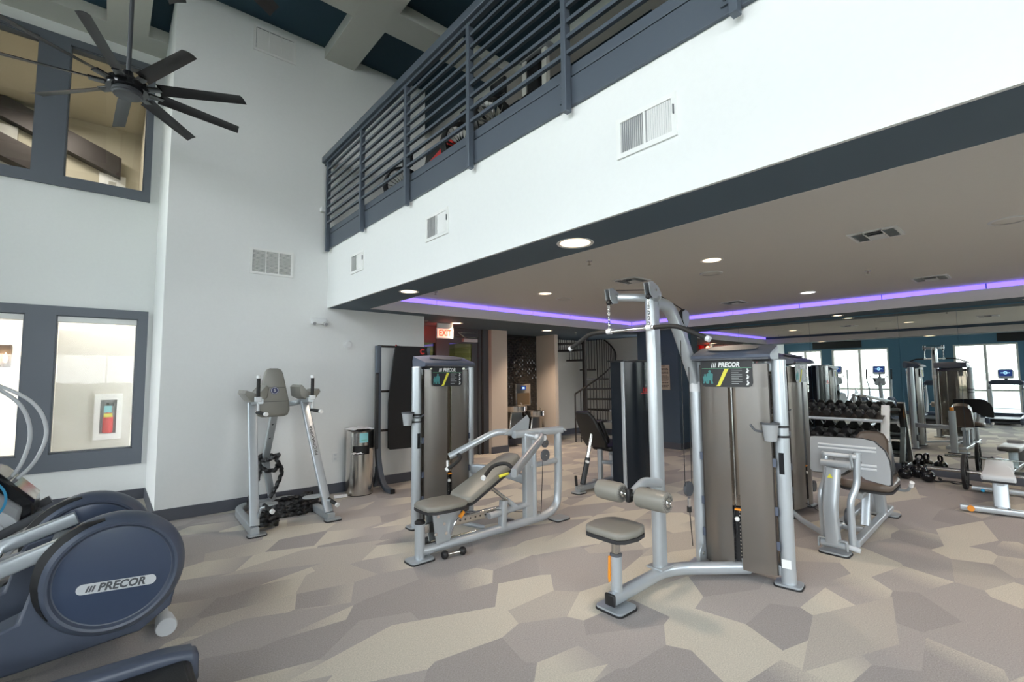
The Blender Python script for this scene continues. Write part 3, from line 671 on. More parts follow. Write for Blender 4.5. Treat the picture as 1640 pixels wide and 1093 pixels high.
def tower(t, o, u, n, w=.62, hgt=1.60, cup='right', letters=True, sheet='shroud', strip=True):
    """selectorised weight tower: two posts, curved shroud halves with a slot, stack, cap, sign. o: centre on floor"""
    o, u, n = V(o), V(u).normalized(), V(n).normalized()
    P = lambda a, b, z: o + u * a + n * b + UP * z
    hw = w / 2
    for s in (-1, 1):
        p = MB().rod(P(s * hw, 0, .02), P(s * hw, 0, hgt), .048, 22).build('post', M['silver'], t)
        MB().lathe([(0, hgt + .006), (.04, hgt + .004), (.048, hgt), (.048, hgt - .002)], P(s * hw, 0, 0), n=20).build('post_cap', M['lgrey'], p)
        foot_plate(t, P(s * hw, -.0, 0), .17, .14, math.atan2(u.y, u.x))
    MB().obox(P(0, 0, .10), u, n, UP, w - .08, .05, .07).build('bottom_rail', M['silver'], t, bevel=.006)
    MB().obox(P(0, 0, hgt - .05), u, n, UP, w - .08, .05, .06).build('top_rail', M['silver'], t, bevel=.006)
    # shroud sheets, gently bowed
    def sheet_(a0, a1, z0, z1, side, name):
        mm = 'shroudb' if side < 0 and sheet == 'shroud' else sheet
        rings = []; hh = hw - .055
        for k in range(9):
            a = a0 + (a1 - a0) * k / 8; e = abs(a) / hh
            b = .105 - .05 * e ** 4
            rings.append([P(a, side * b, z0), P(a, side * (b - .003), z0), P(a, side * (b - .003), z1), P(a, side * b, z1)])
        return MB().loft(rings).build(name, M[mm], t)
    hh = hw - .055
    for side in (1, -1):
        if side == 1:
            sheet_(-hh, -.028, .075, 1.40, 1, 'shroud_panel'); sheet_(.028, hh, .075, 1.40, 1, 'shroud_panel'); sheet_(-hh, hh, 1.40, 1.575, 1, 'shroud_panel')
        else: sheet_(-hh, hh, .075, 1.575, -1, 'back_shroud')
    MB().obox(P(0, .055, 1.0), u, n, UP, .075, .004, .80).build('slot_liner', M['bronze'], t, smooth=False)
    for s in (-1, 1):
        b = MB()
        for q in (1, -1): b.obox(P(s * hh, q * .052, .825), u, n, UP, .006, .012, 1.5)
        b.build('shroud_edge', M['iron'], t, smooth=False, kind='stuff')
        h = MB()
        for z in (.28, .52, .86): h.obox(P(s * (hh + .012), .055, z), u, n, UP, .02, .014, .06)
        h.build('hinge', M['capblue'], t, smooth=False, kind='stuff')
    for s in (-1, 1): MB().rod(P(s * .10, 0, .1), P(s * .10, 0, hgt - .06), .011, 10).build('guide_rod', M['chrome'], t)
    MB().rod(P(-.012, .07, .52), P(-.012, .07, 1.40), .008, 10).build('selector_rod', M['chrome'], t)
    nplate = 14
    for k in range(nplate):
        MB().obox(P(0, 0, .135 + k * .026), u, n, UP, .30, .13, .0235).build('weight_plate', M['black'], t, smooth=False)
    MB().obox(P(0, .069, .31), u, n, UP, .045, .006, .40).build('selector_stem', M['black'], t, smooth=False)
    hl = MB()
    for k in range(nplate): hl.rod(P(.012, .0725, .14 + k * .026), P(.012, .076, .14 + k * .026), .005, 8)
    hl.build('pin_hole', M['steel'], t, kind='stuff')
    MB().ball(P(.0, .10, .43), .018, 12).build('selector_pin', M['white'], t)
    MB().obox(P(.01, .09, .50), u, n, UP, .05, .03, .014).build('pin_tag', M['orange'], t, bevel=.003)
    MB().tube(fillet([P(-.01, .09, .53), P(-.03, .11, .4), P(-.02, .11, .28), P(.0, .11, .33), P(-.005, .10, .43)], .03), .004, 6).build('pin_cord', M['black'], t)
    # cap
    rings = []
    for k in range(13):
        a = -hw + .02 + (w - .04) * k / 12; e = (abs(a) / (hw - .02)); up_ = .035 * (1 - e ** 2.2); s = 1 - .10 * e ** 8
        sec = [(.142 * s, 1.607), (.158 * s, 1.622), (.152 * s, 1.642), (.12 * s, 1.655 + up_ * .3), (-.02, 1.688 + up_ * .6), (-.12 * s, 1.714 + up_ * .5), (-.14 * s, 1.67), (-.135 * s, 1.595)]
        rings.append([P(a, b, z) for b, z in sec])
    cap = MB().loft(rings).build('top_cap', M['capblue'], t)
    MB().prism(circ(1, 28), P(-.0, .040, 1.6965), u * (w * .31), (n * -.072 + UP * .0215), .004).build('cap_recess', M['dgrey'], cap)
    MB().obox(P(0, .153, 1.612), u, n, UP, w * .90, .004, .012).build('cap_seam', M['dgrey'], cap, smooth=False)
    # sign
    sw, sh = min(.37, w - .2), .20; c = P(-.03, .113, 1.503)
    poly = [(-sw / 2, sh / 2), (-sw / 2, -sh / 2 + .03), (-sw / 2 + .01, -sh / 2 + .01), (-sw / 2 + .03, -sh / 2), (sw / 2 - .03, -sh / 2), (sw / 2 - .01, -sh / 2 + .01), (sw / 2, -sh / 2 + .03), (sw / 2, sh / 2)]
    sg = MB().prism(poly, c, u, UP, .004).build('instruction_sign', M['blackm'], t, smooth=False)
    if letters:
        c2 = c + n * .0045
        text('lettering', 'PRECOR', .050, c2 + u * .02 + UP * .066, u, UP, M['offw'], sg, .0006, shear=.2, bold=.002, width=.155)
        st = MB()
        for k in range(3): x = -.127 + k * .0125; st.prism([(x, -.018), (x + .006, -.018), (x + .013, .018), (x + .007, .018)], c2 + u * .02 + UP * .066, u, UP, .001)
        st.build('emblem', M['offw'], sg, smooth=False, kind='stuff')
        MB().prism([(-.10, -.095), (-.07, -.095), (-.062, -.088), (.0, .038), (-.03, .038), (-.085, -.085)], c2 + u * .02, u, UP, .001).build('yellow_stripe', M['yellow'], sg, smooth=False)
        box_ = MB().obox(c2 + UP * .042, u, n, UP, sw * .96, .001, .002).build('divider_line', M['greenp'], sg, smooth=False)
        fg = MB()
        for cx_, cz, s in ((-.12, -.02, 1), (-.155, -.035, .7)):
            fg.prism(circ(.011 * s, 10), c2 + u * cx_ + UP * (cz + .038 * s), u, UP, .001)
            fg.prism([(-.02 * s, -.03 * s), (.02 * s, -.03 * s), (.024 * s, .02 * s), (.0, .03 * s), (-.024 * s, .02 * s)], c2 + u * cx_ + UP * cz, u, UP, .001)
            fg.prism([(-.024 * s, -.055 * s), (-.008 * s, -.055 * s), (-.004 * s, -.03 * s), (-.018 * s, -.03 * s)], c2 + u * cx_ + UP * cz, u, UP, .001)
            fg.prism([(.024 * s, -.055 * s), (.008 * s, -.055 * s), (.004 * s, -.03 * s), (.018 * s, -.03 * s)], c2 + u * cx_ + UP * cz, u, UP, .001)
        fg.build('figure_print', M['figure'], sg, smooth=False, kind='stuff')
        ln = MB()
        for k in range(9): ln.obox(c2 + u * (.075 - (.012 if k % 3 == 2 else 0)) + UP * (.034 - k * .0135), u, n, UP, .075 - (.024 if k % 3 == 2 else 0), .001, .004)
        ln.build('text_lines', M['mgrey'], sg, smooth=False, kind='stuff')
        wf = MB()
        for k in range(3):
            b = c2 + u * .15 + UP * (.02 - k * .045)
            wf.prism(circ(.006, 8), b + UP * .012, u, UP, .001).prism([(-.012, -.016), (.004, -.016), (.012, .004), (.0, .008), (-.004, -.002)], b, u, UP, .001)
        wf.build('position_print', M['offw'], sg, smooth=False, kind='stuff')
    # cup holder on a post
    s = 1 if cup == 'right' else -1
    c = P(s * hw, .105 if cup == 'right' else .02, 0) - (u * .05 if cup == 'right' else u * .11)
    ch = MB().lathe([(0, 1.02), (.040, 1.02), (.055, 1.14), (.050, 1.14), (.038, 1.03), (0, 1.03)], c, n=24).build('cup_holder', M['mgrey'], t)
    MB().lathe([(.050, 1.138), (.060, 1.138), (.061, 1.152), (.050, 1.152)], c, n=24).build('cup_rim', M['dgrey'], ch)
    if cup == 'right': MB().tube(fillet([c + u * -.05 + UP * 1.085, c + u * -.10 + UP * 1.085, c + u * -.13 + UP * 1.13], .03), .008, 8).build('towel_hook', M['dgrey'], ch)
    else: MB().tube(fillet([c + u * .05 + UP * 1.10, c + u * .10 + n * .05 + UP * 1.09, c + u * .15 + n * .06 + UP * 1.12], .03), .009, 8).build('towel_hook', M['dgrey'], ch)
    for z in (1.04, 1.11): MB().lathe([(.049, z), (.054, z), (.054, z + .016), (.049, z + .016)], P(s * hw, 0, 0), n=22).build('strap', M['rubber'], ch)
    if strip:
        MB().obox(P(s * hw - (.0 if s > 0 else .0), .050, .86), u, n, UP, .032, .004, .15).build('warning_label', M['gloss'], t, smooth=False)
    return P

# ---- lat pulldown (nearest machine)
lat = thing('lat_pulldown_machine', 'silver cable pulldown machine with wide curved bar hanging on two chains, nearest the viewer', 'exercise machine', (3.1, 1.97, 0))
lu = V((3.73 - 3.64, 1.355 - 1.95, 0)).normalized(); ln_ = V((-lu.y * -1, lu.x * -1, 0)); ln_ = V((lu.y, -lu.x, 0))
P = tower(lat, (3.685, 1.652, 0), lu, ln_, w=.60)
q = P(.30, .052, .165)
MB().obox(q, lu, ln_, UP, .06, .004, .06).build('spec_label', M['offw'], lat, smooth=False)
yb = 1.985
rect_tube('base_tube', [(2.50, 1.965, .075), (3.12, 1.985, .075), (3.27, 1.93, .075), (3.66, 1.60, .075)], .075, .085, 'silver', lat, rad=.03, fil=.16)
MB().obox((2.492, 1.965, .075), (1, 0, 0), (0, 1, 0), UP, .02, .08, .075).build('end_cap', M['black'], lat, bevel=.01)
foot_plate(lat, (2.555, 1.968), .19, .20)
MB().sweep([V((3.10, yb, .11)), V((3.10, yb, 2.07))], rrect(.075, .115, .03), up=(1, 0, 0)).build('main_post', M['silver'], lat)
rect_tube('post_flange', [(3.02, yb, .122), (3.18, yb, .122)], .13, .012, 'silver', lat, rad=.004)
rect_tube('sloping_tube', [(3.12, yb, 2.045), (3.33, yb, 2.035), (3.42, 1.975, 1.90), (3.62, 1.955, 1.50), (3.64, 1.95, 1.42)], .085, .095, 'silver', lat, rad=.03, fil=.12)
MB().rod((3.64, 1.95, 1.36), (3.64, 1.95, 1.44), .052, 20).build('post_collar', M['lgrey'], lat)
# head with two pulleys
for s, y in ((1, 2.215), (-1, 1.87)):
    c = V((2.93, y, 2.10)); arm = rect_tube('pulley_arm', [(3.10, yb + s * .03, 2.075), (3.03, yb + s * .09, 2.085), (2.97, y - s * .02, 2.095)], .065, .06, 'silver', lat, rad=.02)
    ps = MB()
    for d in (-.022, .018): ps.prism([(-.075, .05), (-.03, .062), (.045, .03), (.07, -.01), (.02, -.055), (-.03, -.06), (-.06, -.03)], c + V((0, d, 0)), (1, 0, 0), (0, 0, 1), -.004)
    ps.build('side_plate', M['silver2'], arm, smooth=False)
    MB().lathe([(0, -.014), (.045, -.014), (.05, -.008), (.045, 0), (.05, .008), (.045, .014), (0, .014)], c + V((0, -.002, 0)), (0, 1, 0), 22).build('pulley', M['black'], arm)
    MB().rod(c + V((0, -.032, 0)), c + V((0, .03, 0)), .009, 8).build('axle_bolt', M['chrome'], arm)
    MB().ball(c + V((-.055, 0, -.05)), .020, 10).build('cable_stop', M['black'], arm)
    hook = MB()
    for k in range(10):
        z = 2.015 - k * .0195; cc = c.copy(); cc.x -= .055; cc.z = z; a = V((1, 0, 0)) if k % 2 else V((0, 1, 0)); rr_ = .008; L = .020 if k else .03
        pts = [cc + a * (rr_ * cos(th_)) + UP * (L * .62 * sin(th_)) for th_ in [2 * pi * i / 10 for i in range(10)]]
        hook.sweep(pts, circ(.0032, 6), up=a.cross(UP), closed=True)
    hook.build('chain', M['chrome'], lat, kind='stuff')
yl, yr = 2.606, 1.447
MB().tube([V((2.875, 2.30, 1.829)), V((2.875, 1.80, 1.829))], .0125, 12).build('pull_bar', M['chrome'], lat)
for pts in ([(2.875, 2.235, 1.829), (2.875, 2.40, 1.827), (2.875, 2.60, 1.725)], [(2.875, 1.83, 1.829), (2.875, 1.66, 1.826), (2.875, 1.455, 1.728)]):
    g = MB().tube(fillet(pts, .06), .0165, 14).build('grip', M['foam'], lat)
    e = V(pts[-1]); d = (e - V(pts[-2])).normalized()
    MB().rod(e - d * .002, e + d * .022, .019, 14).build('grip_end', M['lgrey'], g)
for y in (2.215, 1.87): MB().rod((2.875, y + .02, 1.829), (2.875, y - .02, 1.829), .02, 14).build('bar_collar', M['lgrey'], lat)
# rear pulley and cables
c = V((3.50, 1.955, 1.965))
a = MB()
for d in (-.02, .018): a.prism([(-.05, .03), (0, .055), (.05, .03), (.05, -.03), (.02, -.08), (-.02, -.08), (-.05, -.03)], c + V((0, d, 0)), (1, 0, 0), (0, 0, 1), -.004)
pb = a.build('rear_pulley_bracket', M['silver2'], lat, smooth=False)
MB().lathe([(0, -.013), (.055, -.013), (.06, -.008), (.055, 0), (.06, .008), (.055, .013), (0, .013)], c, (0, 1, 0), 22).build('pulley', M['black'], pb)
rect_tube('bracket_post', [(3.50, 1.955, 1.89), (3.52, 1.955, 1.72)], .03, .05, 'silver2', lat)
cb = MB()
for pts in ([(2.95, 2.20, 2.15), (3.10, 1.99, 2.14), (3.48, 1.955, 2.02)], [(2.95, 1.89, 2.15), (3.10, 1.96, 2.14)], [(3.555, 1.955, 1.95), (3.50, 1.94, .62)], [(3.44, 1.955, 1.93), (3.40, 1.94, .62)], [(3.45, 1.94, .50), (3.52, 1.96, .17)]): cb.tube([V(p) for p in pts], .0035, 6)
cb.build('cable', M['black'], lat, kind='stuff')
fp = MB().lathe([(0, -.012), (.055, -.012), (.058, 0), (.055, .012), (0, .012)], (3.45, 1.94, .62), (0, 1, 0), 26).build('floating_pulley', M['dgrey'], lat)
MB().rod((3.45, 1.94, .55), (3.452, 1.94, .48), .011, 8).build('turnbuckle', M['chrome'], fp); MB().rod((3.452, 1.94, .485), (3.455, 1.942, .445), .018, 8).build('cable_clamp', M['black'], fp)
hp = MB().prism([(-.10, -.075), (.085, -.075), (.09, .03), (.06, .075), (.015, .07), (-.005, .045), (-.03, .07), (-.075, .075), (-.11, .03), (-.11, -.02)], (3.60, 1.90, .115), (1, 0, 0), (0, 0, 1), .012).build('heart_shaped_pulley_plate', M['silver2'], lat, bevel=.003)
for x in (3.545, 3.655): MB().rod((x, 1.885, .13), (x, 1.91, .13), .012, 10).build('axle_bolt', M['chrome'], hp)
rect_tube('joint_plate', [(3.60, 1.62, .10), (3.70, 1.53, .10)], .012, .10, 'silver2', lat)
# seat
MB().sweep([V((2.565, 1.968, .10)), V((2.565, 1.968, .335))], rrect(.068, .068, .028), up=(1, 0, 0)).build('seat_sleeve', M['silver'], lat)
MB().sweep([V((2.565, 1.968, .33)), V((2.565, 1.968, .345))], rrect(.072, .072, .028), up=(1, 0, 0)).build('sleeve_collar', M['dgrey'], lat)
MB().sweep([V((2.565, 1.968, .34)), V((2.565, 1.968, .462))], rrect(.05, .05, .015), up=(1, 0, 0)).build('seat_stem', M['steel'], lat)
MB().prism([(0, 0), (.012, 0), (.02, -.14), (.012, -.17), (.002, -.15)], (2.520, 1.99, .33), (0.3, .95, 0), (0, 0, 1), .014).build('adjuster_lever', M['orange'], lat, bevel=.003)
poly = [(-.155, -.08), (-.15, -.12), (-.11, -.155), (.0, -.175), (.10, -.155), (.15, -.12), (.165, -.06), (.165, .06), (.15, .12), (.10, .155), (.0, .175), (-.11, .155), (-.15, .12), (-.155, .08)]
MB().pad(poly, (2.565, 1.968, .478), (1, 0, 0), (0, 1, 0), .05, .022).build('seat', M['vinyl'], lat)
MB().prism(poly, (2.565, 1.968, .462), (1, 0, 0), (0, 1, 0), .022).build('seat_base', M['piping'], lat)
# thigh rollers
rect_tube('roller_arm', [(3.06, 1.94, .72), (2.84, 1.93, .765), (2.68, 1.92, .705)], .045, .065, 'silver', lat, rad=.02)
MB().rod((2.68, 2.22, .705), (2.68, 1.62, .705), .016, 12).build('roller_axle', M['chrome'], lat)
MB().obox((2.66, 1.92, .705), (1, 0, 0), (0, 1, 0), UP, .05, .035, .09).build('axle_bracket', M['black'], lat, bevel=.012)
for y0, y1 in ((1.985, 2.19), (1.645, 1.865)):
    rl = MB().lathe([(0, 0), (.052, .0), (.062, .008), (.066, .03), (.066, (y1 - y0) - .03), (.062, (y1 - y0) - .008), (.052, y1 - y0), (0, y1 - y0)], (2.68, y0, .705), (0, 1, 0), 28).build('thigh_roller', M['vinyl'], lat)
    MB().lathe([(0, -.004), (.02, -.004), (.024, 0), (0, 0)], (2.68, y0, .705), (0, 1, 0), 20).build('roller_cap', M['chrome'], rl)
    pl_ = MB()
    for k in range(20):
        a_ = 2 * pi * k / 20; pl_.rod((2.68 + .03 * cos(a_), y0 - .001, .705 + .03 * sin(a_)), (2.68 + .056 * cos(a_), y0 + .003, .705 + .056 * sin(a_)), .0022, 5)
    pl_.build('gathered_pleat', M['piping'], rl, kind='stuff')

# ---- incline press (middle)
pr_ = thing('incline_press_machine', 'silver seated incline chest press with low reclined bench, left of the picture centre', 'exercise machine', (2.8, 3.6, 0))
P = tower(pr_, (2.735, 4.30, 0), (1, 0, 0), (0, -1, 0), w=.655, cup='left')
yc = 3.515
MB().rod((2.005, yc, .01), (2.005, yc, .31), .042, 20).build('front_post', M['silver'], pr_)
MB().lathe([(.043, .30), (.044, .315), (.03, .328), (0, .33)], (2.005, yc, 0), n=20).build('post_cap', M['black'], pr_)
foot_plate(pr_, (2.005, yc), .21, .15); foot_plate(pr_, (3.66, 3.53), .19, .15)
MB().tube(fillet([(2.02, yc, .075), (3.45, 3.53, .075), (3.64, 3.535, .14), (3.665, 3.535, .40), (3.665, 3.535, .90)], .18, 7), .040, 18).build('frame_tube', M['silver'], pr_)
MB().sweep([V((3.235, 3.545, .09)), V((3.235, 3.545, .90))], rrect(.065, .10, .012), up=(1, 0, 0)).build('upright', M['silver'], pr_)
MB().rod((3.30, 3.52, .09), (3.30, 3.52, .92), .026, 14).build('upright_tube', M['silver'], pr_)
rect_tube('top_beam', [(3.08, 3.57, .925), (3.72, 3.535, .925)], .07, .075, 'silver', pr_, rad=.02)
for y in (3.485, 3.585): MB().rod((3.72, y, .925), (3.735, y, .925), .014, 10).build('bolt', M['chrome'], pr_)
MB().rod((3.24, 3.53, .60), (3.66, 3.535, .615), .028, 14).build('cross_tube', M['silver'], pr_)
MB().rod((2.72, yc, .22), (3.24, 3.54, .235), .030, 14).build('lower_brace', M['silver'], pr_)
rect_tube('stub_post', [(2.88, 3.52, .08), (2.90, 3.52, .33)], .075, .06, 'silver', pr_, rad=.015, up=(1, 0, 0))
rect_tube('tower_beam', [(3.06, 4.28, .50), (3.22, 4.0, .50), (3.25, 3.60, .46)], .05, .10, 'silver', pr_, rad=.02)
MB().prism([(0, 0), (.30, .17), (.33, .13), (.31, 0)], (2.98, 3.60, .93), (1, 0, 0), (0, 0, 1), .012).build('gusset_plate', M['silver2'], pr_, smooth=False)
# arms
MB().tube(fillet([(3.30, 3.50, .89), (3.10, 3.62, .94), (2.94, 3.68, .955), (2.53, 3.885, .735)], .14), .033, 16).build('far_press_arm', M['silver'], pr_)
rect_tube('near_press_arm', [(3.30, 3.42, .90), (3.26, 3.36, .89), (2.54, 2.95, .715)], .052, .075, 'silver2', pr_, rad=.018)
MB().rod((3.30, 3.36, .89), (3.30, 3.66, .89), .028, 16).build('arm_pivot', M['lgrey'], pr_)
for pts, e in (([(2.60, 3.84, .755), (2.56, 3.72, .75), (2.47, 3.66, .72), (2.39, 3.69, .665)], 0), ([(2.57, 2.98, .74), (2.60, 3.12, .77), (2.52, 3.20, .745), (2.39, 3.15, .675)], 1)):
    h = MB().tube(fillet(pts, .07), .016, 12).build('grip', M['foam'], pr_)
    p = V(pts[-1]); d = (p - V(pts[-2])).normalized(); MB().rod(p, p + d * .022, .020, 14).build('grip_end', M['offw'], h)
h = MB().rod((2.51, 3.88, .70), (2.50, 3.86, .63), .014, 12).build('spring_knob', M['chrome'], pr_)
# pulleys on the top beam
for z, r_ in ((.70, .058), (.82, .045)):
    w_ = MB().lathe([(0, -.012), (r_ - .004, -.012), (r_, -.006), (r_ - .004, 0), (r_, .006), (r_ - .004, .012), (0, .012)], (3.40, 3.46, z), (0, 1, 0), 24).build('pulley', M['dgrey'], pr_)
    MB().rod((3.40, 3.44, z), (3.40, 3.45, z), .008, 8).build('axle_bolt', M['chrome'], w_)
rect_tube('pulley_hanger', [(3.42, 3.5, .90), (3.42, 3.48, .78)], .03, .06, 'black', pr_, rad=.01)
cb = MB(); cb.tube([V((3.37, 3.46, .70)), V((3.37, 3.5, .12))], .0035, 6).tube([V((3.36, 3.5, .14)), V((2.75, 4.2, .12))], .0035, 6); cb.build('cable', M['black'], pr_, kind='stuff')
MB().rod((3.02, 3.60, .06), (3.02, 3.60, .10), .06, 20).build('base_pulley', M['dgrey'], pr_); MB().box((3.06, 3.60, .02), (3.10, 3.70, .10)).build('pulley_box', M['silver2'], pr_, smooth=False)
# seat rail and carriage
rect_tube('seat_rail', [(2.03, 3.56, .235), (2.92, 3.56, .235)], .045, .075, 'steel', pr_, rad=.006)
MB().rod((2.03, 3.56, .10), (2.60, 3.56, .10), .012, 10).build('guide_bar', M['steel'], pr_)
holes = MB()
for k in range(8): holes.rod((2.42 + k * .055, 3.535, .235), (2.42 + k * .055, 3.5365, .235), .008, 8)
holes.build('pin_hole', M['black'], pr_, kind='stuff')
MB().rod((2.45, 3.62, .20), (2.72, 3.60, .10), .02, 10).build('brace_tube', M['silver'], pr_)
cp = MB().prism([(-.14, .10), (.16, .10), (.03, -.16), (-.10, -.17), (-.115, -.09)], (2.25, 3.50, .27), (1, 0, 0), (0, 0, 1), .012).build('carriage_plate', M['silver2'], pr_, smooth=False, bevel=.002)
MB().prism([(-.14, .10), (.16, .10), (.03, -.16), (-.10, -.17), (-.115, -.09)], (2.25, 3.62, .27), (1, 0, 0), (0, 0, 1), .012).build('carriage_plate', M['silver2'], pr_, smooth=False)
for x, z in ((2.16, .33), (2.22, .26), (2.14, .19), (2.24, .18)): MB().rod((x, 3.482, z), (x, 3.49, z), .014, 10).build('bolt', M['chrome'], cp)
lv = MB().tube(fillet([(2.28, 3.47, .16), (2.31, 3.45, .27), (2.36, 3.45, .30)], .03), .008, 8).build('seat_lever', M['chrome'], pr_)
MB().rod((2.355, 3.45, .295), (2.40, 3.45, .335), .019, 12, .014).build('lever_knob', M['orange'], lv)
poly = [(-.20, -.06), (-.19, -.11), (-.14, -.15), (0, -.17), (.13, -.16), (.19, -.13), (.20, -.08), (.20, .08), (.19, .13), (.13, .16), (0, .17), (-.14, .15), (-.19, .11), (-.20, .06)]
MB().pad(poly, (2.21, 3.53, .395), (1, 0, 0), (0, 1, 0), .048, .02).build('seat', M['vinyl'], pr_)
MB().prism(poly, (2.21, 3.53, .38), (1, 0, 0), (0, 1, 0), .022).build('seat_base', M['piping'], pr_)
bx = V((.70, 0, .335)).normalized(); nb_ = V((-bx.z, 0, bx.x))
poly = [(.0, -.13), (.02, -.15), (.07, -.155), (.62, -.13), (.70, -.10), (.72, -.05), (.72, .05), (.70, .10), (.62, .13), (.07, .155), (.02, .15), (0, .13)]
MB().pad(poly, V((2.42, 3.53, .385)) + nb_ * .016, bx, (0, 1, 0), .06, .026).build('back_pad', M['vinyl'], pr_)
MB().prism(poly, (2.42, 3.53, .385), bx, (0, 1, 0), .02).build('back_pad_base', M['piping'], pr_)
MB().rod((2.72, 3.53, .50), (3.02, 3.53, .27), .018, 12).build('adjuster_strut', M['steel'], pr_); MB().rod((2.95, 3.53, .32), (3.06, 3.53, .24), .026, 12).build('strut_sleeve', M['silver'], pr_)
MB().tube(fillet([(2.86, 3.40, .60), (2.80, 3.33, .62), (2.72, 3.36, .60)], .04), .013, 10).build('recline_lever', M['yellow'], pr_)

# small dumbbells lying by the press frame
def hand_weight(c, ang, label, tilt=0):
    t = thing('hand_weight', label, 'dumbbell', (c[0], c[1], 0), group='small hand weights by the press frame')
    d = V((cos(ang), sin(ang), 0)); c = V((c[0], c[1], .034))
    for s in (-1, 1):
        MB().lathe([(0, -.022), (.026, -.022), (.035, -.010), (.035, .010), (.026, .022), (0, .022)], c + d * s * .082, tuple(d), 10).build('head', M['rubber'], t)
    MB().lathe([(.012, -.062), (.012, -.03), (.015, 0), (.012, .03), (.012, .062)], c, tuple(d), 14).build('handle', M['chrome'], t)
hand_weight((2.265, 3.405), R(-8), 'small round-head hand weight with chrome handle on the carpet in front of the press frame')
hand_weight((2.33, 3.80), R(-6), 'small round-head hand weight with chrome handle behind the press frame tube')

# ---- leg press (right)
lp = thing('leg_press_machine', 'silver leg press with wide grey foot plate and brown seat, right of nearest machine', 'exercise machine', (5.4, 1.35, 0))
P = tower(lp, (5.80, 1.98, 0), (1, 0, 0), (0, -1, 0), w=.66, cup='left')
fx = V((0, 0, 1))
pc = V((4.86, 1.245, .76)); pu = V((0, -1, 0)); pv = V((.10, 0, .995)).normalized()
poly = [(-.285, .15), (-.28, .17), (-.25, .175), (.10, .185), (.18, .17), (.25, .10), (.28, .02), (.287, -.06), (.285, -.165), (.27, -.175), (.12, -.15), (.04, -.085), (-.0, -.085), (-.05, -.13), (-.26, -.135), (-.285, -.12)]
fpl = MB().prism(poly, pc, pu, pv, .022).build('foot_plate_panel', M['mgrey'], lp, smooth=False, bevel=.004)
MB().prism([(x * 1.022, z * 1.03) for x, z in poly], pc + V((.004, 0, 0)), pu, pv, -.022).build('plate_edge', M['rubber'], lp, smooth=False)
rb = MB()
for z, a, b_ in ((.115, -.22, .20), (.085, -.22, .20), (-.03, -.2, -.10), (-.03, .09, .2), (-.06, -.2, -.10), (-.06, .09, .2)): rb.rod(pc + pu * a + pv * z - V((.022, 0, 0)), pc + pu * b_ + pv * z - V((.022, 0, 0)), .009, 8)
rb.build('plate_rib', M['lgrey'], fpl, kind='stuff')
bo = MB()
for a in (-.10, .09):
    for z in (.05, -.01): bo.rod(pc + pu * a + pv * z - V((.022, 0, 0)), pc + pu * a + pv * z - V((.032, 0, 0)), .011, 8)
bo.build('bolt', M['chrome'], fpl, kind='stuff')
rect_tube('main_arm', [(4.66, 1.335, .10), (4.64, 1.34, .36), (4.69, 1.315, .70)], .085, .105, 'silver', lp, rad=.02, up=(0, 1, 0), fil=.08)
MB().prism([(-.022, -.014), (.022, -.014), (0, .022)], (4.630, 1.325, .64), (0, -1, 0), (.08, 0, 1), .001).build('warning_triangle', M['yellow'], lp, smooth=False)
MB().rod((4.72, 1.41, .735), (4.72, 1.20, .735), .03, 16).build('upper_pivot', M['silver'], lp); MB().rod((4.78, 1.40, .80), (4.78, 1.17, .80), .018, 12).build('link_shaft', M['lgrey'], lp)
for y in (1.405, 1.205): MB().prism(rrect(.035, .12, .016), (4.75, y, .768), (1, 0, .3), (-.3, 0, 1), .012).build('link_plate', M['silver2'], lp)
MB().tube(fillet([(4.76, 1.225, .06), (4.76, 1.225, .44), (4.82, 1.185, .56), (4.83, 1.175, .83)], .06), .027, 14).build('side_link', M['silver'], lp)
MB().tube(fillet([(4.72, 1.42, .10), (4.70, 1.425, .48), (4.78, 1.40, .60), (4.80, 1.395, .80)], .06), .022, 14).build('side_link', M['silver'], lp)
MB().rod((4.74, 1.27, .06), (4.74, 1.17, .045), .022, 12).build('lower_pivot', M['lgrey'], lp)
MB().rod((4.66, 1.42, .085), (4.66, 1.245, .085), .034, 18).build('foot_roller', M['silver'], lp)
rect_tube('roller_guard', [(4.635, 1.435, .05), (4.635, 1.435, .125), (4.635, 1.23, .125), (4.635, 1.23, .05)], .012, .03, 'silver2', lp, rad=.004, fil=.015, up=(1, 0, 0))
foot_plate(lp, (4.68, 1.33), .15, .21)
for y in (1.46, 1.24): rect_tube('base_rail', [(4.78, y - .03, .085), (6.30, y + .03, .085)], .06, .055, 'silver', lp, rad=.01)
for x in (5.25, 6.28): rect_tube('cross_rail', [(x, 1.47, .085), (x, 1.26, .085)], .05, .05, 'silver', lp, rad=.01)
foot_plate(lp, (6.31, 1.27), .17, .14)
rect_tube('rear_post', [(6.30, 1.40, .01), (6.30, 1.40, .78)], .10, .10, 'silver', lp, rad=.015, up=(1, 0, 0)); foot_plate(lp, (6.30, 1.41), .18, .15)
MB().rod((6.30, 1.40, .78), (6.30, 1.40, .84), .03, 14).build('seat_lock', M['orange'], lp)
rect_tube('rear_beam', [(6.10, 1.98, .47), (6.28, 1.86, .47), (6.30, 1.44, .47)], .06, .08, 'silver', lp, rad=.012)
rect_tube('seat_support', [(5.35, 1.27, .10), (5.45, 1.27, .38)], .07, .07, 'silver', lp, rad=.012); rect_tube('seat_support', [(5.95, 1.27, .10), (5.88, 1.27, .40)], .09, .07, 'silver', lp, rad=.012)
rect_tube('seat_rail', [(5.2, 1.27, .39), (6.25, 1.27, .44)], .06, .05, 'silver2', lp)
poly = rrect(.44, .40, .09, 5)
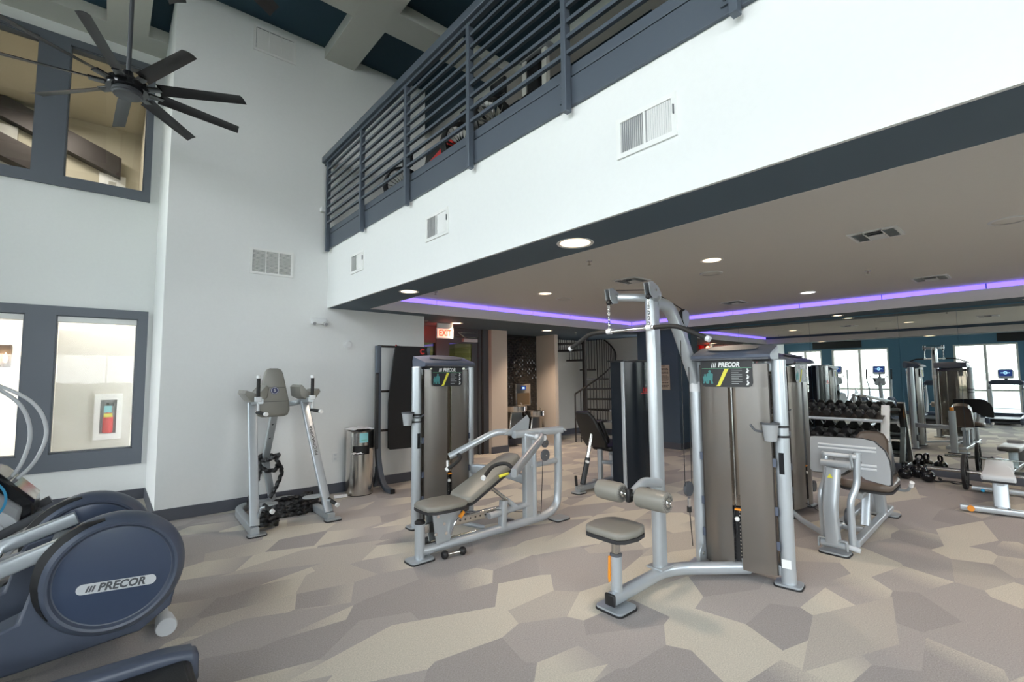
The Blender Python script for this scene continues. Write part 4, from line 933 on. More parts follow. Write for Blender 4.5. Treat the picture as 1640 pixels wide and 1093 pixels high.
MB().pad(poly, (5.46, 1.24, .45), (1, 0, .06), (0, 1, 0), .075, .03).build('seat', M['vinylb'], lp); MB().prism(poly, (5.46, 1.24, .435), (1, 0, .06), (0, 1, 0), .02).build('seat_base', M['piping'], lp)
poly = [(-.15, 0), (-.155, .05), (-.14, .36), (-.10, .43), (-.05, .45), (.05, .45), (.10, .43), (.14, .36), (.155, .05), (.15, 0)]
MB().pad(poly, (5.78, 1.31, .49), (0, -1, 0), (.42, 0, .9), -.07, .028).build('back_pad', M['vinylb'], lp)
for s in (1, -1):
    h = MB().tube(fillet([(5.55, 1.24 - s * .12, .44), (5.52, 1.24 - s * .26, .43), (5.46, 1.24 - s * .30, .50)], .05), .013, 10).build('side_handle', M['silver2'], lp)
    MB().rod((5.467, 1.24 - s * .296, .49), (5.44, 1.24 - s * .31, .53), .018, 12).build('grip_end', M['offw'], h)
MB().lathe([(0, -.012), (.07, -.012), (.075, 0), (.07, .012), (0, .012)], (4.92, 1.29, .26), (0, 1, 0), 22).build('cam_pulley', M['dgrey'], lp)
MB().lathe([(0, -.012), (.06, -.012), (.065, 0), (.06, .012), (0, .012)], (6.17, 1.93, .22), (0, 1, 0), 22).build('cable_pulley', M['dgrey'], lp)
cb = MB().tube([V((5.8, 1.93, .12)), V((5.3, 1.5, .10)), V((4.95, 1.34, .20))], .004, 6); cb.build('cable', M['black'], lp, kind='stuff')
rect_tube('link_tube', [(5.50, 1.95, .075), (5.2, 1.75, .075), (4.85, 1.42, .075)], .045, .05, 'silver', lp, rad=.02)

# ---- black leg extension machine (behind)
bk = thing('leg_extension_machine', 'black leg extension machine with tall gloss black stack cover and black seat', 'exercise machine', (5.3, 4.0, 0))
o = V((5.42, 3.78, 0)); rings = []
for k in range(13):
    a = -.33 + .66 * k / 12; e = abs(a) / .33; b_ = .16 - .10 * e ** 2.2
    rings.append([o + V((a, -b_, .03)), o + V((a, .14, .03)), o + V((a, .14, 1.67)), o + V((a, -b_, 1.67))])
MB().loft(rings).build('stack_cover', M['shroudk'], bk)
for s in (-1, 1): MB().box((5.42 + s * .335 - .012, 3.70, .01), (5.42 + s * .335 + .012, 3.745, 1.68)).build('side_rail', M['silver'], bk, bevel=.006)
MB().prism([(-.36, .16), (-.36, -.09), (-.2, -.17), (0, -.20), (.2, -.17), (.36, -.09), (.36, .16)], (5.42, 3.78, 1.675), (1, 0, 0), (0, 1, 0), .02).build('top_lid', M['blackm'], bk)
text('script_lettering', 'Life', .085, (5.42, 3.615, 1.30), (1, 0, 0), (0, 0, 1), M['red'], bk, .001, shear=.35, bold=.001); MB().box((5.32, 3.613, 1.255), (5.52, 3.617, 1.262)).build('underline', M['red'], bk, smooth=False)
MB().box((5.12, 3.80, .02), (5.2, 4.30, .08)).build('base_rail', M['silver2'], bk, bevel=.006)
rect_tube('base_tube', [(4.62, 4.12, .06), (5.75, 4.2, .06)], .08, .07, 'silver2', bk); foot_plate(bk, (4.64, 4.12), .16, .14, m='silver2')
rect_tube('seat_post', [(5.13, 4.16, .08), (5.13, 4.16, .50)], .06, .06, 'silver', bk, up=(1, 0, 0)); rect_tube('seat_post', [(5.45, 4.18, .08), (5.38, 4.17, .50)], .06, .06, 'silver', bk, up=(0, 1, 0))
rect_tube('cross_beam', [(5.13, 4.16, .33), (5.42, 3.95, .30)], .05, .05, 'silver', bk)
MB().rod((4.73, 4.13, .10), (4.85, 4.14, .42), .035, 14).build('back_sleeve', M['blackm'], bk); MB().rod((4.84, 4.14, .40), (4.96, 4.15, .74), .026, 14).build('back_tube', M['steel'], bk); MB().rod((4.80, 4.12, .38), (4.76, 4.06, .385), .018, 10).build('pull_pin', M['offw'], bk)
poly = [(-.17, 0), (-.19, .08), (-.15, .48), (-.10, .56), (.10, .56), (.15, .48), (.19, .08), (.17, 0)]
MB().pad(poly, (5.10, 4.16, .56), (0, -1, 0), (-.52, 0, .86), .06, .025).build('back_pad', M['vinylk'], bk)
poly = [(-.14, .05), (-.16, .10), (-.13, .38), (.13, .38), (.16, .10), (.14, .05)]
MB().pad(poly, (5.20, 4.16, .56), (0, -1, 0), (-.40, 0, .92), .07, .03).build('lumbar_pad', M['vinylk'], bk)
MB().pad(rrect(.42, .36, .06), (5.35, 4.15, .50), (1, 0, .12), (0, 1, 0), .07, .03).build('seat', M['vinylk'], bk)
MB().tube(fillet([(5.08, 3.97, .47), (5.32, 3.93, .46), (5.36, 3.96, .53)], .04), .013, 10).build('side_handle', M['silver'], bk)
h = MB().tube(fillet([(4.68, 4.08, .08), (4.48, 4.0, .10), (4.44, 3.98, .16)], .04), .011, 8).build('foot_lever', M['silver2'], bk); MB().rod((4.445, 3.98, .15), (4.42, 3.97, .27), .017, 10).build('lever_grip', M['foam'], h)
MB().rod((5.50, 4.10, .32), (5.50, 3.90, .32), .06, 20).build('shin_roller', M['vinylb'], bk); rect_tube('roller_arm', [(5.44, 4.14, .48), (5.50, 4.10, .32)], .03, .04, 'silver', bk)
MB().rod((5.75, 3.86, .84), (6.03, 3.80, .84), .058, 20).build('upper_roller', M['vinylb'], bk); MB().rod((5.70, 3.87, .84), (6.05, 3.795, .84), .015, 10).build('roller_axle', M['chrome'], bk)

# ================================================================ BY THE BACK WALL
# knee raise station
vk = thing('knee_raise_station', 'silver knee raise station with tall grey back pad standing at the white wall', 'exercise machine', (1.5, 5.6, 0))
rect_tube('base_frame', [(1.135, 5.09, .045), (1.165, 6.02, .045), (1.28, 6.20, .045), (1.76, 6.20, .045), (1.86, 6.02, .045), (1.855, 5.09, .045)], .075, .08, 'silver2', vk, fil=.12)
for x in (1.135, 1.855): foot_plate(vk, (x + .02, 5.10), .16, .10, m='silver2')
tops = ((1.20, 5.68, 1.235), (1.735, 5.68, 1.235)); bots = ((1.145, 5.16, .08), (1.85, 5.16, .08))
for a, b_ in zip(bots, tops): rect_tube('front_leg', [a, b_], .052, .085, 'silver', vk, up=(1, 0, 0))
rect_tube('rear_mast', [(1.555, 6.19, .07), (1.45, 6.13, .55), (1.46, 5.88, 1.02), (1.465, 5.82, 1.16)], .075, .055, 'silver2', vk, fil=.12, up=(0, 1, 0))
for z, y, x in ((.82, 5.955, 1.452), (.98, 5.87, 1.456)): MB().rod((x, y, z), (x, y + .01, z), .011, 10).build('adjustment_hole', M['black'], vk)
text('lettering', 'PROMAXIMA', .045, (1.778, 5.458, .812), V((-.1, .45, 1)), V((-1, 0, -.1)), M['iron'], vk, .0005, width=.34)
rect_tube('yoke', [(1.22, 5.40, 1.265), (1.21, 5.74, 1.235), (1.28, 5.86, 1.20), (1.64, 5.86, 1.20), (1.73, 5.74, 1.235), (1.72, 5.40, 1.265)], .055, .055, 'silver2', vk, fil=.10)
poly = [(-.15, -.255), (-.17, -.20), (-.165, -.12), (-.095, .21), (-.075, .25), (-.04, .265), (.04, .265), (.075, .25), (.095, .21), (.165, -.12), (.17, -.20), (.15, -.255), (.11, -.27), (-.11, -.27)]
bp_ = MB().pad(poly, (1.418, 5.76, 1.345), (1, 0, 0), (0, .04, 1), .07, .03).build('back_pad', M['vinyl'], vk)
for z, w in ((.055, .108), (-.10, .148)): MB().obox((1.418, 5.688 + z * .04, 1.345 + z), (1, 0, 0), (0, 1, 0), UP, w * 2, .004, .004).build('seam', M['piping'], bp_, smooth=False)
lg = MB().prism(circ(.043, 28), (1.423, 5.6905, 1.365), (1, 0, 0), (0, .04, 1), .003).build('round_emblem', mat('navy_print', (.02, .025, .10), .4), bp_)
MB().lathe([(.034, 0), (.037, 0), (.037, .001), (.034, .001)], (1.423, 5.687, 1.365), (0, -1, .04), 28).build('emblem_ring', M['offw'], lg)
text('lettering', 'S', .045, (1.423, 5.6865, 1.365), (1, 0, 0), (0, .04, 1), M['offw'], lg, .0005)
for s, x in ((-1, 1.215), (1, 1.725)):
    ax = V((1, 0, .0)); a_ = R(14 * s)
    poly = [(-.10, .075), (-.12, .045), (-.08, -.055), (.0, -.075), (.08, -.055), (.12, .045), (.10, .075), (.035, .02), (-.035, .02)]
    MB().pad([(q, w + .0) for q, w in poly], (x - s * .0, 5.84, 1.33), (cos(a_), 0, -sin(a_) * 1), (sin(a_), 0, cos(a_)), .36, .018).build('arm_pad', M['vinyl'], vk)
    gx = x + s * .015
    MB().obox((gx, 5.42, 1.285), (1, 0, 0), (0, 1, 0), UP, .06, .05, .05).build('handle_block', M['lgrey'], vk, bevel=.005)
    h = MB().rod((gx, 5.42, 1.31), (gx, 5.42, 1.50), .018, 14).build('upright_grip', M['foam'], vk)
    MB().rod((gx, 5.42, 1.50), (gx, 5.42, 1.53), .021, 14).build('grip_end', M['offw'], h)
    l_ = MB().rod((gx, 5.42, 1.265), (gx + .005, 5.42, 1.16), .013, 12).build('dip_stem', M['lgrey'], vk)
    g = MB().rod((gx, 5.44, 1.15), (gx + .035, 5.26, 1.14), .018, 14).build('dip_grip', M['foam'], vk); MB().rod((gx + .035, 5.262, 1.14), (gx + .04, 5.235, 1.139), .021, 14).build('grip_end', M['offw'], g)
    px_ = 1.17 if s < 0 else 1.83; dx = -s
    MB().prism(circ(.11, 24, .075), (px_ + dx * .10, 5.28, .235), (1, 0, 0), (0, 1, 0), .012).build('foot_step', M['silver2'], vk)
    pts = [(px_ - .0, 5.20, .10), (px_ + .02, 5.12, .25), (px_ + .05, 5.10, .26)] if s < 0 else [(px_, 5.22, .20), (px_ + .03, 5.14, .20)]
    g2 = MB().tube([V(p) for p in pts], .012, 10).build('low_handle', M['silver'], vk); e = V(pts[-1])
    MB().rod(e + V((.0, .05, .01)), e + V((.04, -.07, -.03)), .019, 14).build('low_grip', M['foam'], g2); MB().rod(e + V((.04, -.07, -.03)), e + V((.047, -.092, -.037)), .022, 14).build('grip_end', M['offw'], g2)

# battle rope
def rope(pts, r, mb):
    P_ = [V(p) for p in pts]
    # resample
    out = []; 
    for i in range(len(P_) - 1):
        a, b, c, d = P_[max(i - 1, 0)], P_[i], P_[i + 1], P_[min(i + 2, len(P_) - 1)]
        n = max(2, int((c - b).length / .014))
        for k in range(n):
            t = k / n; out.append(.5 * ((2 * b) + (c - a) * t + (2 * a - 5 * b + 4 * c - d) * t * t + (3 * b - a - 3 * c + d) * t ** 3))
    out.append(P_[-1]); L = 0; rings = []; a = None
    for i, p in enumerate(out):
        d = ((out[min(i + 1, len(out) - 1)]) - out[max(i - 1, 0)]).normalized()
        if a is None: a, b, _ = frame_to(d)
        else: a = (a - d * a.dot(d)).normalized(); b = d.cross(a)
        if i: L += (p - out[i - 1]).length
        ring = []
        for k in range(9):
            th = 2 * pi * k / 9; rr_ = r * (1 + .32 * cos(3 * (th - L * 28)))
            ring.append(p + a * rr_ * cos(th) + b * rr_ * sin(th))
        rings.append(ring)
    mb.loft(rings)
rp_ = thing('battle_rope', 'thick black braided rope knotted round the knee raise mast and coiled on the carpet', 'rope', (1.6, 5.75, 0))
m_ = MB(); cx_, cy2 = 1.463, 6.02
rope([(1.50, 5.86, .62), (1.44, 5.92, .585), (1.40, 6.06, .56), (1.42, 6.19, .56), (1.52, 6.20, .56), (1.56, 6.08, .58), (1.54, 5.97, .55), (1.60, 6.0, .42), (1.56, 6.05, .25), (1.50, 6.07, .12)], .021, m_)
rope([(1.53, 5.90, .63), (1.56, 6.02, .60), (1.53, 6.16, .59), (1.44, 6.18, .60), (1.375, 6.08, .58), (1.37, 6.0, .48), (1.33, 5.98, .32), (1.27, 6.0, .14), (1.30, 5.97, .05)], .021, m_)
rope([(1.38, 5.98, .50), (1.43, 5.96, .455), (1.52, 5.95, .455), (1.56, 6.02, .50)], .021, m_)
m_.build('knotted_rope', M['rubber'], rp_)
m_ = MB(); rg = random.Random(5)
pts = []
for k in range(46):
    a_ = k * .82; rr_ = 1 + .08 * rg.uniform(-1, 1); lay = k // 9
    pts.append((1.66 + (.27 - .008 * lay) * rr_ * cos(a_), 5.70 + (.14 - .006 * lay) * rr_ * sin(a_), .024 + .030 * lay * .9 + .006 * rg.random()))
rope([(1.30, 5.95, .05), (1.42, 5.80, .04)] + pts + [(1.80, 5.80, .16), (1.90, 5.85, .15)], .022, m_)
m_.build('coiled_rope', M['rubber'], rp_)
m_ = MB(); pts = [(1.30 + .085 * cos(k * .8), 5.30 + .07 * sin(k * .8), .024 + .006 * k) for k in range(22)]
rope(pts, .021, m_); m_.build('small_coil', M['rubber'], rp_)

# wipe dispenser bin
bn = thing('wipe_dispenser_bin', 'round brushed steel wipe dispenser bin with tissues on top, against the wall', 'bin', (2.555, 6.04, 0))
bc = V((2.555, 6.04, 0)); f0 = math.atan2(-bc.y, -bc.x)
def arc_shell(z0, z1, r, a0, a1, n=30): 
    rings = []
    for k in range(n + 1):
        a = a0 + (a1 - a0) * k / n; d = V((cos(a), sin(a), 0)); rings.append([bc + d * r + UP * z0, bc + d * (r - .006) + UP * z0, bc + d * (r - .006) + UP * z1, bc + d * r + UP * z1])
    return MB().loft(rings)
arc_shell(.01, .52, .172, 0, 2 * pi, 40).build('lower_body', M['steel'], bn); arc_shell(.63, .80, .172, 0, 2 * pi, 40).build('upper_body', M['steel'], bn)
arc_shell(.515, .635, .172, f0 + R(36) + .12, f0 + 2 * pi - R(36) + .12).build('middle_body', M['steel'], bn); arc_shell(.50, .65, .150, f0 - 1, f0 + 1.2).build('opening_lining', M['black'], bn)
MB().lathe([(0, .83), (.10, .83), (.165, .815), (.176, .80), (.172, .79)], (bc.x, bc.y, 0), n=36).build('lid', M['steel'], bn); MB().lathe([(0, 0), (.165, 0), (.165, .012), (0, .012)], (bc.x, bc.y, 0), n=30).build('base_ring', M['rubber'], bn)
dd = V((cos(f0 - .1), sin(f0 - .1), 0)); sd = V((-dd.y, dd.x, 0))
lb = arc_shell(.67, .79, .1745, f0 - .02, f0 + .62, 8).build('pictogram_label', M['cyanp'], bn)
arc_shell(.70, .705, .1752, f0 + .1, f0 + .5, 6).build('label_line', M['greenp'], lb)
def tissue(c, s, seed, n=7):
    rg = random.Random(seed); m = MB(); vs = []; 
    for i in range(n):
        for j in range(n):
            u, v = i / (n - 1) - .5, j / (n - 1) - .5
            vs.append((c[0] + u * s + rg.uniform(-.012, .012), c[1] + v * s * .8 + rg.uniform(-.012, .012), c[2] + rg.uniform(0, .05) * (1 - 1.6 * max(abs(u), abs(v))) + .01))
    return m._add(vs, [(i * n + j, (i + 1) * n + j, (i + 1) * n + j + 1, i * n + j + 1) for i in range(n - 1) for j in range(n - 1)])
tissue((2.53, 6.0, .825), .30, 2, 9).build('paper_tissue', M['paper'], None, label='crumpled white wipes heaped on top of the steel bin', cat='tissue', at=(2.53, 6.0, .83))
m_ = tissue((2.47, 5.92, .52), .13, 4, 7); m_.build('paper_tissue', M['paper'], None, label='white wipe hanging out of the steel bin opening', cat='tissue', at=(2.47, 5.92, .52))
MB().prism(rrect(.16, .06, .01), (2.29, 5.98, .012), (.96, -.25, 0), (.25, .96, .1), .02).build('paper_tissue', M['paper'], None, label='small white wipe pack on the floor left of the steel bin', cat='tissue', at=(2.29, 5.98, 0))

# mat rack with two hanging mats
mr = thing('mat_rack', 'tall slate grey freestanding rack frame holding black exercise mats', 'rack', (2.95, 6.0, 0))
rect_tube('rack_post', [(2.86, 5.72, .03), (2.85, 5.92, .04), (2.83, 6.02, .22), (2.81, 6.06, .5), (2.80, 6.06, 1.93)], .05, .07, 'rail', mr, rad=.006, fil=.12, up=(1, 0, 0))
rect_tube('rear_foot', [(2.81, 6.06, .30), (2.83, 6.14, .12), (2.84, 6.22, .03)], .05, .05, 'rail', mr, rad=.006, fil=.06, up=(1, 0, 0))
MB().box((2.83, 5.70, .005), (2.89, 5.735, .058)).build('end_cap', M['black'], mr, bevel=.005)
for z in (1.925, 1.31, .78): rect_tube('rack_arm', [(2.80, 6.06, z), (3.60, 6.10, z)], .03, .03, 'iron', mr, rad=.005)
rect_tube('rack_post', [(3.60, 5.75, .03), (3.60, 6.0, .06), (3.60, 6.10, .3), (3.60, 6.10, 1.93)], .05, .05, 'rail', mr, rad=.006, fil=.12, up=(1, 0, 0))
mt = thing('exercise_mat', 'large black exercise mat hanging from the grey rack, red round mark at its corner', 'mat', (3.25, 6.02, .5))
poly = [(-.315, -.70), (-.28, -.725), (.27, -.735), (.30, -.70), (.31, .0), (.30, .60), (.27, .675), (.22, .69), (.0, .675), (-.20, .695), (-.215, .68), (-.24, .55), (-.285, .2), (-.315, -.1)]
MB().prism(poly, (3.24, 6.02, 1.245), (1, .04, 0), (0, 0, 1), .022).build('mat_sheet', M['black'], mt, smooth=False, bevel=.004)
MB().lathe([(.022, 0), (.042, 0), (.042, .002), (.022, .002)], (3.455, 6.0, 1.865), (0, -1, 0), 26, R(35), R(325)).build('round_mark', M['red'], mt)
MB().obox((3.035, 5.995, 1.905), (1, 0, 0), (0, 1, 0), UP, .02, .006, .09).build('hanging_tab', M['red'], mt)
mt = thing('exercise_mat', 'narrow black padded mat seen edge-on in front of the rack post', 'mat', (2.73, 5.97, .6))
MB().prism(rrect(.22, .98, .03), (2.725, 5.88, 1.07), (.35, .94, 0), (0, 0, 1), -.035).build('mat_sheet', M['black'], mt, bevel=.004)
for z in (.80, 1.32): MB().rod((2.75, 5.97, z), (2.775, 6.025, z), .008, 8).build('hanging_eyelet', M['blackm'], mt)

# drinking fountains
df = thing('drinking_fountain', 'steel two-level drinking fountain with bottle filler in the black tiled niche', 'drinking fountain', (6.9, 7.7, 0))
for (x, z, s) in ((6.66, .86, 1), (7.24, .73, .9)):
    b = MB().lathe([(0, -.035), (.15 * s, -.03), (.235 * s, -.012), (.25 * s, 0), (.25 * s, -.02), (.245 * s, -.10), (.22 * s, -.12), (0, -.12)], (x, 7.66, z), n=32).build('basin', M['steel'], df)
    MB().tube(fillet([(x + .13 * s, 7.60, z - .03), (x + .13 * s, 7.60, z + .05), (x + .09 * s, 7.60, z + .07)], .02), .009, 8).build('bubbler', M['chrome'], b)
    MB().prism([(-.15 * s, 0), (-.20 * s, -.30), (-.20 * s, -.50), (.20 * s, -.50), (.20 * s, -.30), (.15 * s, 0)], (x, 7.945, z - .11), (1, 0, 0), (0, 0, 1), .33).build('apron', M['steel'], df, bevel=.02)
    MB().box((x - .2 * s, 7.80, z - .08), (x + .2 * s, 7.945, z - .02)).build('back_splash', M['steel'], df, bevel=.005)
bf = MB().box((6.86, 7.87, .84), (7.30, 7.945, 1.33)).build('bottle_filler', M['steel'], df, bevel=.006)
MB().box((6.90, 7.864, .86), (7.26, 7.868, 1.12)).build('filler_recess', mat('brushed_bronze', (.30, .22, .14), .3, .8), bf, smooth=False); MB().box((7.02, 7.862, 1.19), (7.16, 7.866, 1.28)).build('display', M['screen'], bf, smooth=False); MB().box((7.05, 7.860, 1.215), (7.11, 7.863, 1.25)).build('display_light', M['screenl'], bf, smooth=False)

# spiral stair
ss = thing('spiral_stair', 'dark bronze spiral stair with thin balusters in the back corner', 'stair', (8.80, 7.55, 0)); sc_ = V((8.80, 7.55, 0)); Rr = .76; rise = .2375
MB().rod(sc_, sc_ + UP * 2.42, .055, 20).build('centre_pole', M['iron'], ss); MB().lathe([(0, 0), (.13, 0), (.13, .02), (0, .02)], tuple(sc_), n=20).build('base_plate', M['iron'], ss)
rail = []
for i in range(10):
    a0 = R(210 + 28 * i); z = rise * (i + 1) if i < 9 else 2.30
    rings = []
    for k in range(6):
        a = a0 + R(32) * k / 5; d = V((cos(a), sin(a), 0)); rings.append([sc_ + d * .05 + UP * z, sc_ + d * Rr + UP * z, sc_ + d * Rr + UP * (z - .04), sc_ + d * .05 + UP * (z - .04)])
    tr_ = MB().loft(rings).build('tread', M['iron'], ss, smooth=False)
    for k in range(5):
        a = a0 + R(28) * (k + .5) / 5; zr = rise * (1 + (a - R(210)) / R(28)) + .90
        if i == 0 and k == 0: z0 = 0
        else: z0 = z - .03
        zt = min(zr, 2.415); p = sc_ + V((cos(a), sin(a), 0)) * (Rr - .015)
        if z0 < zt: MB().rod((p.x, p.y, z0), (p.x, p.y, zt), .009, 7).build('baluster', M['iron'], ss)
for k in range(40):
    a = R(203) + R(28) * 6.3 * k / 39; zr = rise * (1 + (a - R(210)) / R(28)) + .90
    if zr < 2.41: rail.append(sc_ + V((cos(a), sin(a), 0)) * (Rr - .015) + UP * zr)
MB().tube(rail, .02, 10).build('handrail', M['iron'], ss)
MB().rod(rail[0], (rail[0].x, rail[0].y, 0), .016, 10).build('newel_post', M['iron'], ss)

# rules board on the column and its switch
sg = thing('rules_board', 'tan notice board with small dark lettering on the dark blue column', 'sign', (8.745, 5.43, 1.2))
MB().box((8.735, 5.24, 1.19), (8.749, 5.64, 1.70)).build('board', M['tan'], sg, smooth=False, bevel=.003)
m_ = MB(); rg = random.Random(9)
for r_ in range(19):
    y = 5.61; z = 1.675 - r_ * .0245
    if r_ in (1, 7, 13): continue
    while y > 5.28:
        L = rg.uniform(.018, .05)
        if r_ == 0 and not (5.34 < y < 5.54): y -= L; continue
        m_.box((8.7335, max(y - L, 5.265), z - .005), (8.735, y, z + .005)); y -= L + .008
m_.build('text_lines', M['iron'], sg, smooth=False, kind='stuff')
MB().lathe([(0, .02), (.045, .02), (.055, .0), (0, 0)], (8.75, 5.40, 1.92), (-1, 0, 0), 22).build('wall_strobe', M['navy'], None, label='dark round fitting high on the blue column above the notice', cat='wall fitting', at=(8.75, 5.4, 1.92))

# ================================================================ FREE WEIGHTS
def hexhead(mb, c, d, r, w):
    d = V(d); mb.lathe([(0, -w / 2), (r * .74, -w / 2), (r, -w * .28), (r, w * .28), (r * .74, w / 2), (0, w / 2)], c, tuple(d), 6)
def dumbbell(c, r, L, label, ang=0, group='black hex dumbbells on the rack'):
    t = thing('hex_dumbbell', label, 'dumbbell', (0, 0, 0), group=group, local=True)
    for s in (-1, 1):
        m = MB(); hexhead(m, (s * (L / 2 - r * .5), 0, r), (1, 0, 0), r, r * 1.05); m.build('head', M['rubber'], t, smooth=False)
    MB().lathe([(.012, -L / 2 + r), (.014, -L * .12), (.017, 0), (.014, L * .12), (.012, L / 2 - r)], (0, 0, r), (1, 0, 0), 12).build('handle', M['chrome'], t)
    t.location = c; t.rotation_euler = (0, 0, ang); return t
dr = thing('dumbbell_rack', 'grey three-shelf dumbbell rack in front of the mirror', 'rack', (8.5, 2.75, 0))
YA, YB = 1.72, 3.92
SH = [(8.42, 8.74, .83, .93, 'top'), (8.33, 8.65, .44, .54, 'middle'), (8.25, 8.56, .14, .24, 'bottom')]
for y in (YA, YB):
    rect_tube('side_post', [(8.28, y, .03), (8.50, y, .55), (8.66, y, 1.02)], .05, .10, 'white', dr, rad=.01, up=(0, 1, 0), fil=.2)
    rect_tube('rear_leg', [(8.85, y, .03), (8.60, y, .62)], .05, .07, 'silver2', dr, rad=.01, up=(0, 1, 0)); rect_tube('foot_rail', [(8.20, y, .03), (8.92, y, .03)], .06, .05, 'silver2', dr, rad=.01)
MB().box((8.62, YA - .028, .78), (8.66, YA - .026, .92)).build('orange_label', M['orange'], dr, smooth=False)
protos = {}
for (xa, xb, za, zb, nm), rad in zip(SH, (.062, .079, .085)):
    ang = math.atan2(zb - za, xb - xa) * 0
    for x, z in ((xa, za), (xb, zb)): rect_tube('shelf_rail', [(x, YA, z - .02), (x, YB, z - .02)], .035, .045, 'silver2', dr, rad=.006)
    s = MB().prism([(0, 0), (.32, .10), (.32, .09), (0, -.01)], (xa, YB, za), (1, 0, 0), (0, 0, 1), YB - YA); s.build('shelf', M['iron'], dr, smooth=False)
    pitch = rad * 2 * 1.12; n = int((YB - YA - .12) / pitch); tl = math.atan2(.1, .32)
    for k in range(n):
        y = YA + .13 + k * pitch
        ORD = ['first', 'second', 'third', 'fourth', 'fifth', 'sixth', 'seventh', 'eighth', 'ninth', 'tenth', 'eleventh', 'twelfth', 'thirteenth', 'fourteenth', 'fifteenth', 'sixteenth', 'seventeenth', 'eighteenth']
        lab = 'black hex dumbbell on the %s shelf of the rack, %s from the right end' % (nm, ORD[k]); grp = 'hex dumbbells on the %s shelf' % nm
        if k == 0: lab = 'black hex dumbbell at the right end of the %s shelf of the rack' % nm
        if nm not in protos: protos[nm] = dumbbell((0, 0, 0), rad, .30, lab, group=grp); o = protos[nm]
        else: o = copy_tree(protos[nm]); o['label'] = lab
        o.location = ((xa + xb) / 2 + (0.0), y, (za + zb) / 2 + .004); o.rotation_euler = (0, -tl, 0)
# kettlebells
def kettle(c, r, rot, label):
    t = thing('kettlebell', label, 'kettlebell', (0, 0, 0), local=True, group='glossy black kettlebells by the mirror')
    MB().ball((0, 0, r * .93), r, 16, (1, 1, .95)).build('bell', M['gloss'], t)
    MB().tube(fillet([(-r * .45, 0, r * 1.55), (-r * .72, 0, r * 2.25), (-r * .45, 0, r * 2.65), (r * .45, 0, r * 2.65), (r * .72, 0, r * 2.25), (r * .45, 0, r * 1.55)], r * .5, 5), r * .17, 10, up=(0, 1, 0)).build('handle', M['gloss'], t)
    t.location = c; t.rotation_euler = (0, 0, rot); return t
kettle((8.64, 1.545, 0), .085, .6, 'black kettlebell nearest the dumbbell rack'); kettle((8.62, 1.30, 0), .085, -.5, 'black kettlebell at the right of the trio on the floor'); kettle((8.84, 1.43, 0), .10, .2, 'taller black kettlebell at the back of the trio by the mirror')
t = thing('resistance_tube', 'thin black resistance tube lying loose along the mirror base', 'resistance band', (8.75, 1.05, 0))
MB().tube(fillet([(8.80, 1.28, .012), (8.66, 1.22, .012), (8.78, 1.12, .014), (8.64, 1.02, .012), (8.80, .93, .012), (8.68, .86, .012), (8.78, 1.0, .02), (8.72, 1.18, .02)], .05), .008, 8).build('tube', M['rubber'], t)
for c, d in (((8.80, 1.28, .02), (-1, -.2, 0)), ((8.72, 1.18, .03), (1, .3, 0))): MB().rod(V(c), V(c) + V(d).normalized() * .10, .016, 10).build('grip', M['foam'], t)
# barbell
bb = thing('barbell', 'steel barbell lying on the floor with black grip plates near the mirror', 'barbell', (8.43, .2, 0)); z = .225
MB().rod((8.43, .74, z), (8.43, -.57, z), .014, 14).build('shaft', M['chrome'], bb)
for s, y in ((1, .74), (-1, -.57)): MB().rod((8.43, y, z), (8.43, y + s * .53, z), .025, 16).build('sleeve', M['steel'], bb); MB().rod((8.43, y, z), (8.43, y + s * .03, z), .038, 16).build('collar', M['steel'], bb)
for y in (.90, -.75):
    t = thing('weight_plate', 'black weight plate on the %s end of the barbell' % ('nearer visible' if y > 0 else 'far hidden'), 'weight plate', (8.43, y, z))
    MB().lathe([(.027, -.018), (.06, -.018), (.065, -.010), (.18, -.010), (.185, -.018), (.222, -.018), (.2245, -.012), (.2245, .012), (.222, .018), (.185, .018), (.18, .010), (.065, .010), (.06, .018), (.027, .018)], (8.43, y, z), (0, 1, 0), 40).build('disc', M['rubber'], t)
    g = MB()
    for k in range(3):
        a = 2 * pi * k / 3 + .4
        g.obox((8.43 + .125 * cos(a), y, z + .125 * sin(a)), (-sin(a), 0, cos(a)), (0, 1, 0), (cos(a), 0, sin(a)), .11, .038, .03)
    g.build('grip_slot', M['black'], t, smooth=False, kind='stuff')
# bench
bh = thing('flat_bench', 'silver framed weight bench with pale grey pad at the right edge of the picture', 'bench', (7.6, .5, 0))
rect_tube('cross_foot', [(7.10, .82, .045), (7.22, .10, .045)], .075, .055, 'silver', bh, rad=.008); MB().rod((7.10, .735, .045), (7.055, .73, .045), .03, 14).build('orange_wheel', M['orange'], bh)
rect_tube('spine', [(7.17, .50, .055), (8.35, .58, .055)], .07, .06, 'silver', bh, rad=.01); rect_tube('cross_foot', [(8.34, .84, .045), (8.36, .32, .045)], .06, .05, 'silver', bh, rad=.008)
rect_tube('front_post', [(7.21, .505, .07), (7.27, .51, .31)], .12, .075, 'silver', bh, rad=.01, up=(1, 0, 0)); rect_tube('rear_post', [(8.05, .56, .07), (8.0, .56, .34)], .10, .06, 'silver', bh, rad=.01, up=(1, 0, 0)); rect_tube('pad_beam', [(7.22, .505, .315), (8.3, .58, .345)], .06, .045, 'silver2', bh)
MB().tube([V((7.24, .56, .22)), V((7.24, .63, .22))], .008, 8).build('adjust_pin', M['steel'], bh); MB().ball((7.24, .645, .22), .018, 10).build('pin_knob', M['bluep'], bh)
bx_ = V((1, .06, .10)).normalized(); by_ = V((-.06, 1, 0)).normalized()
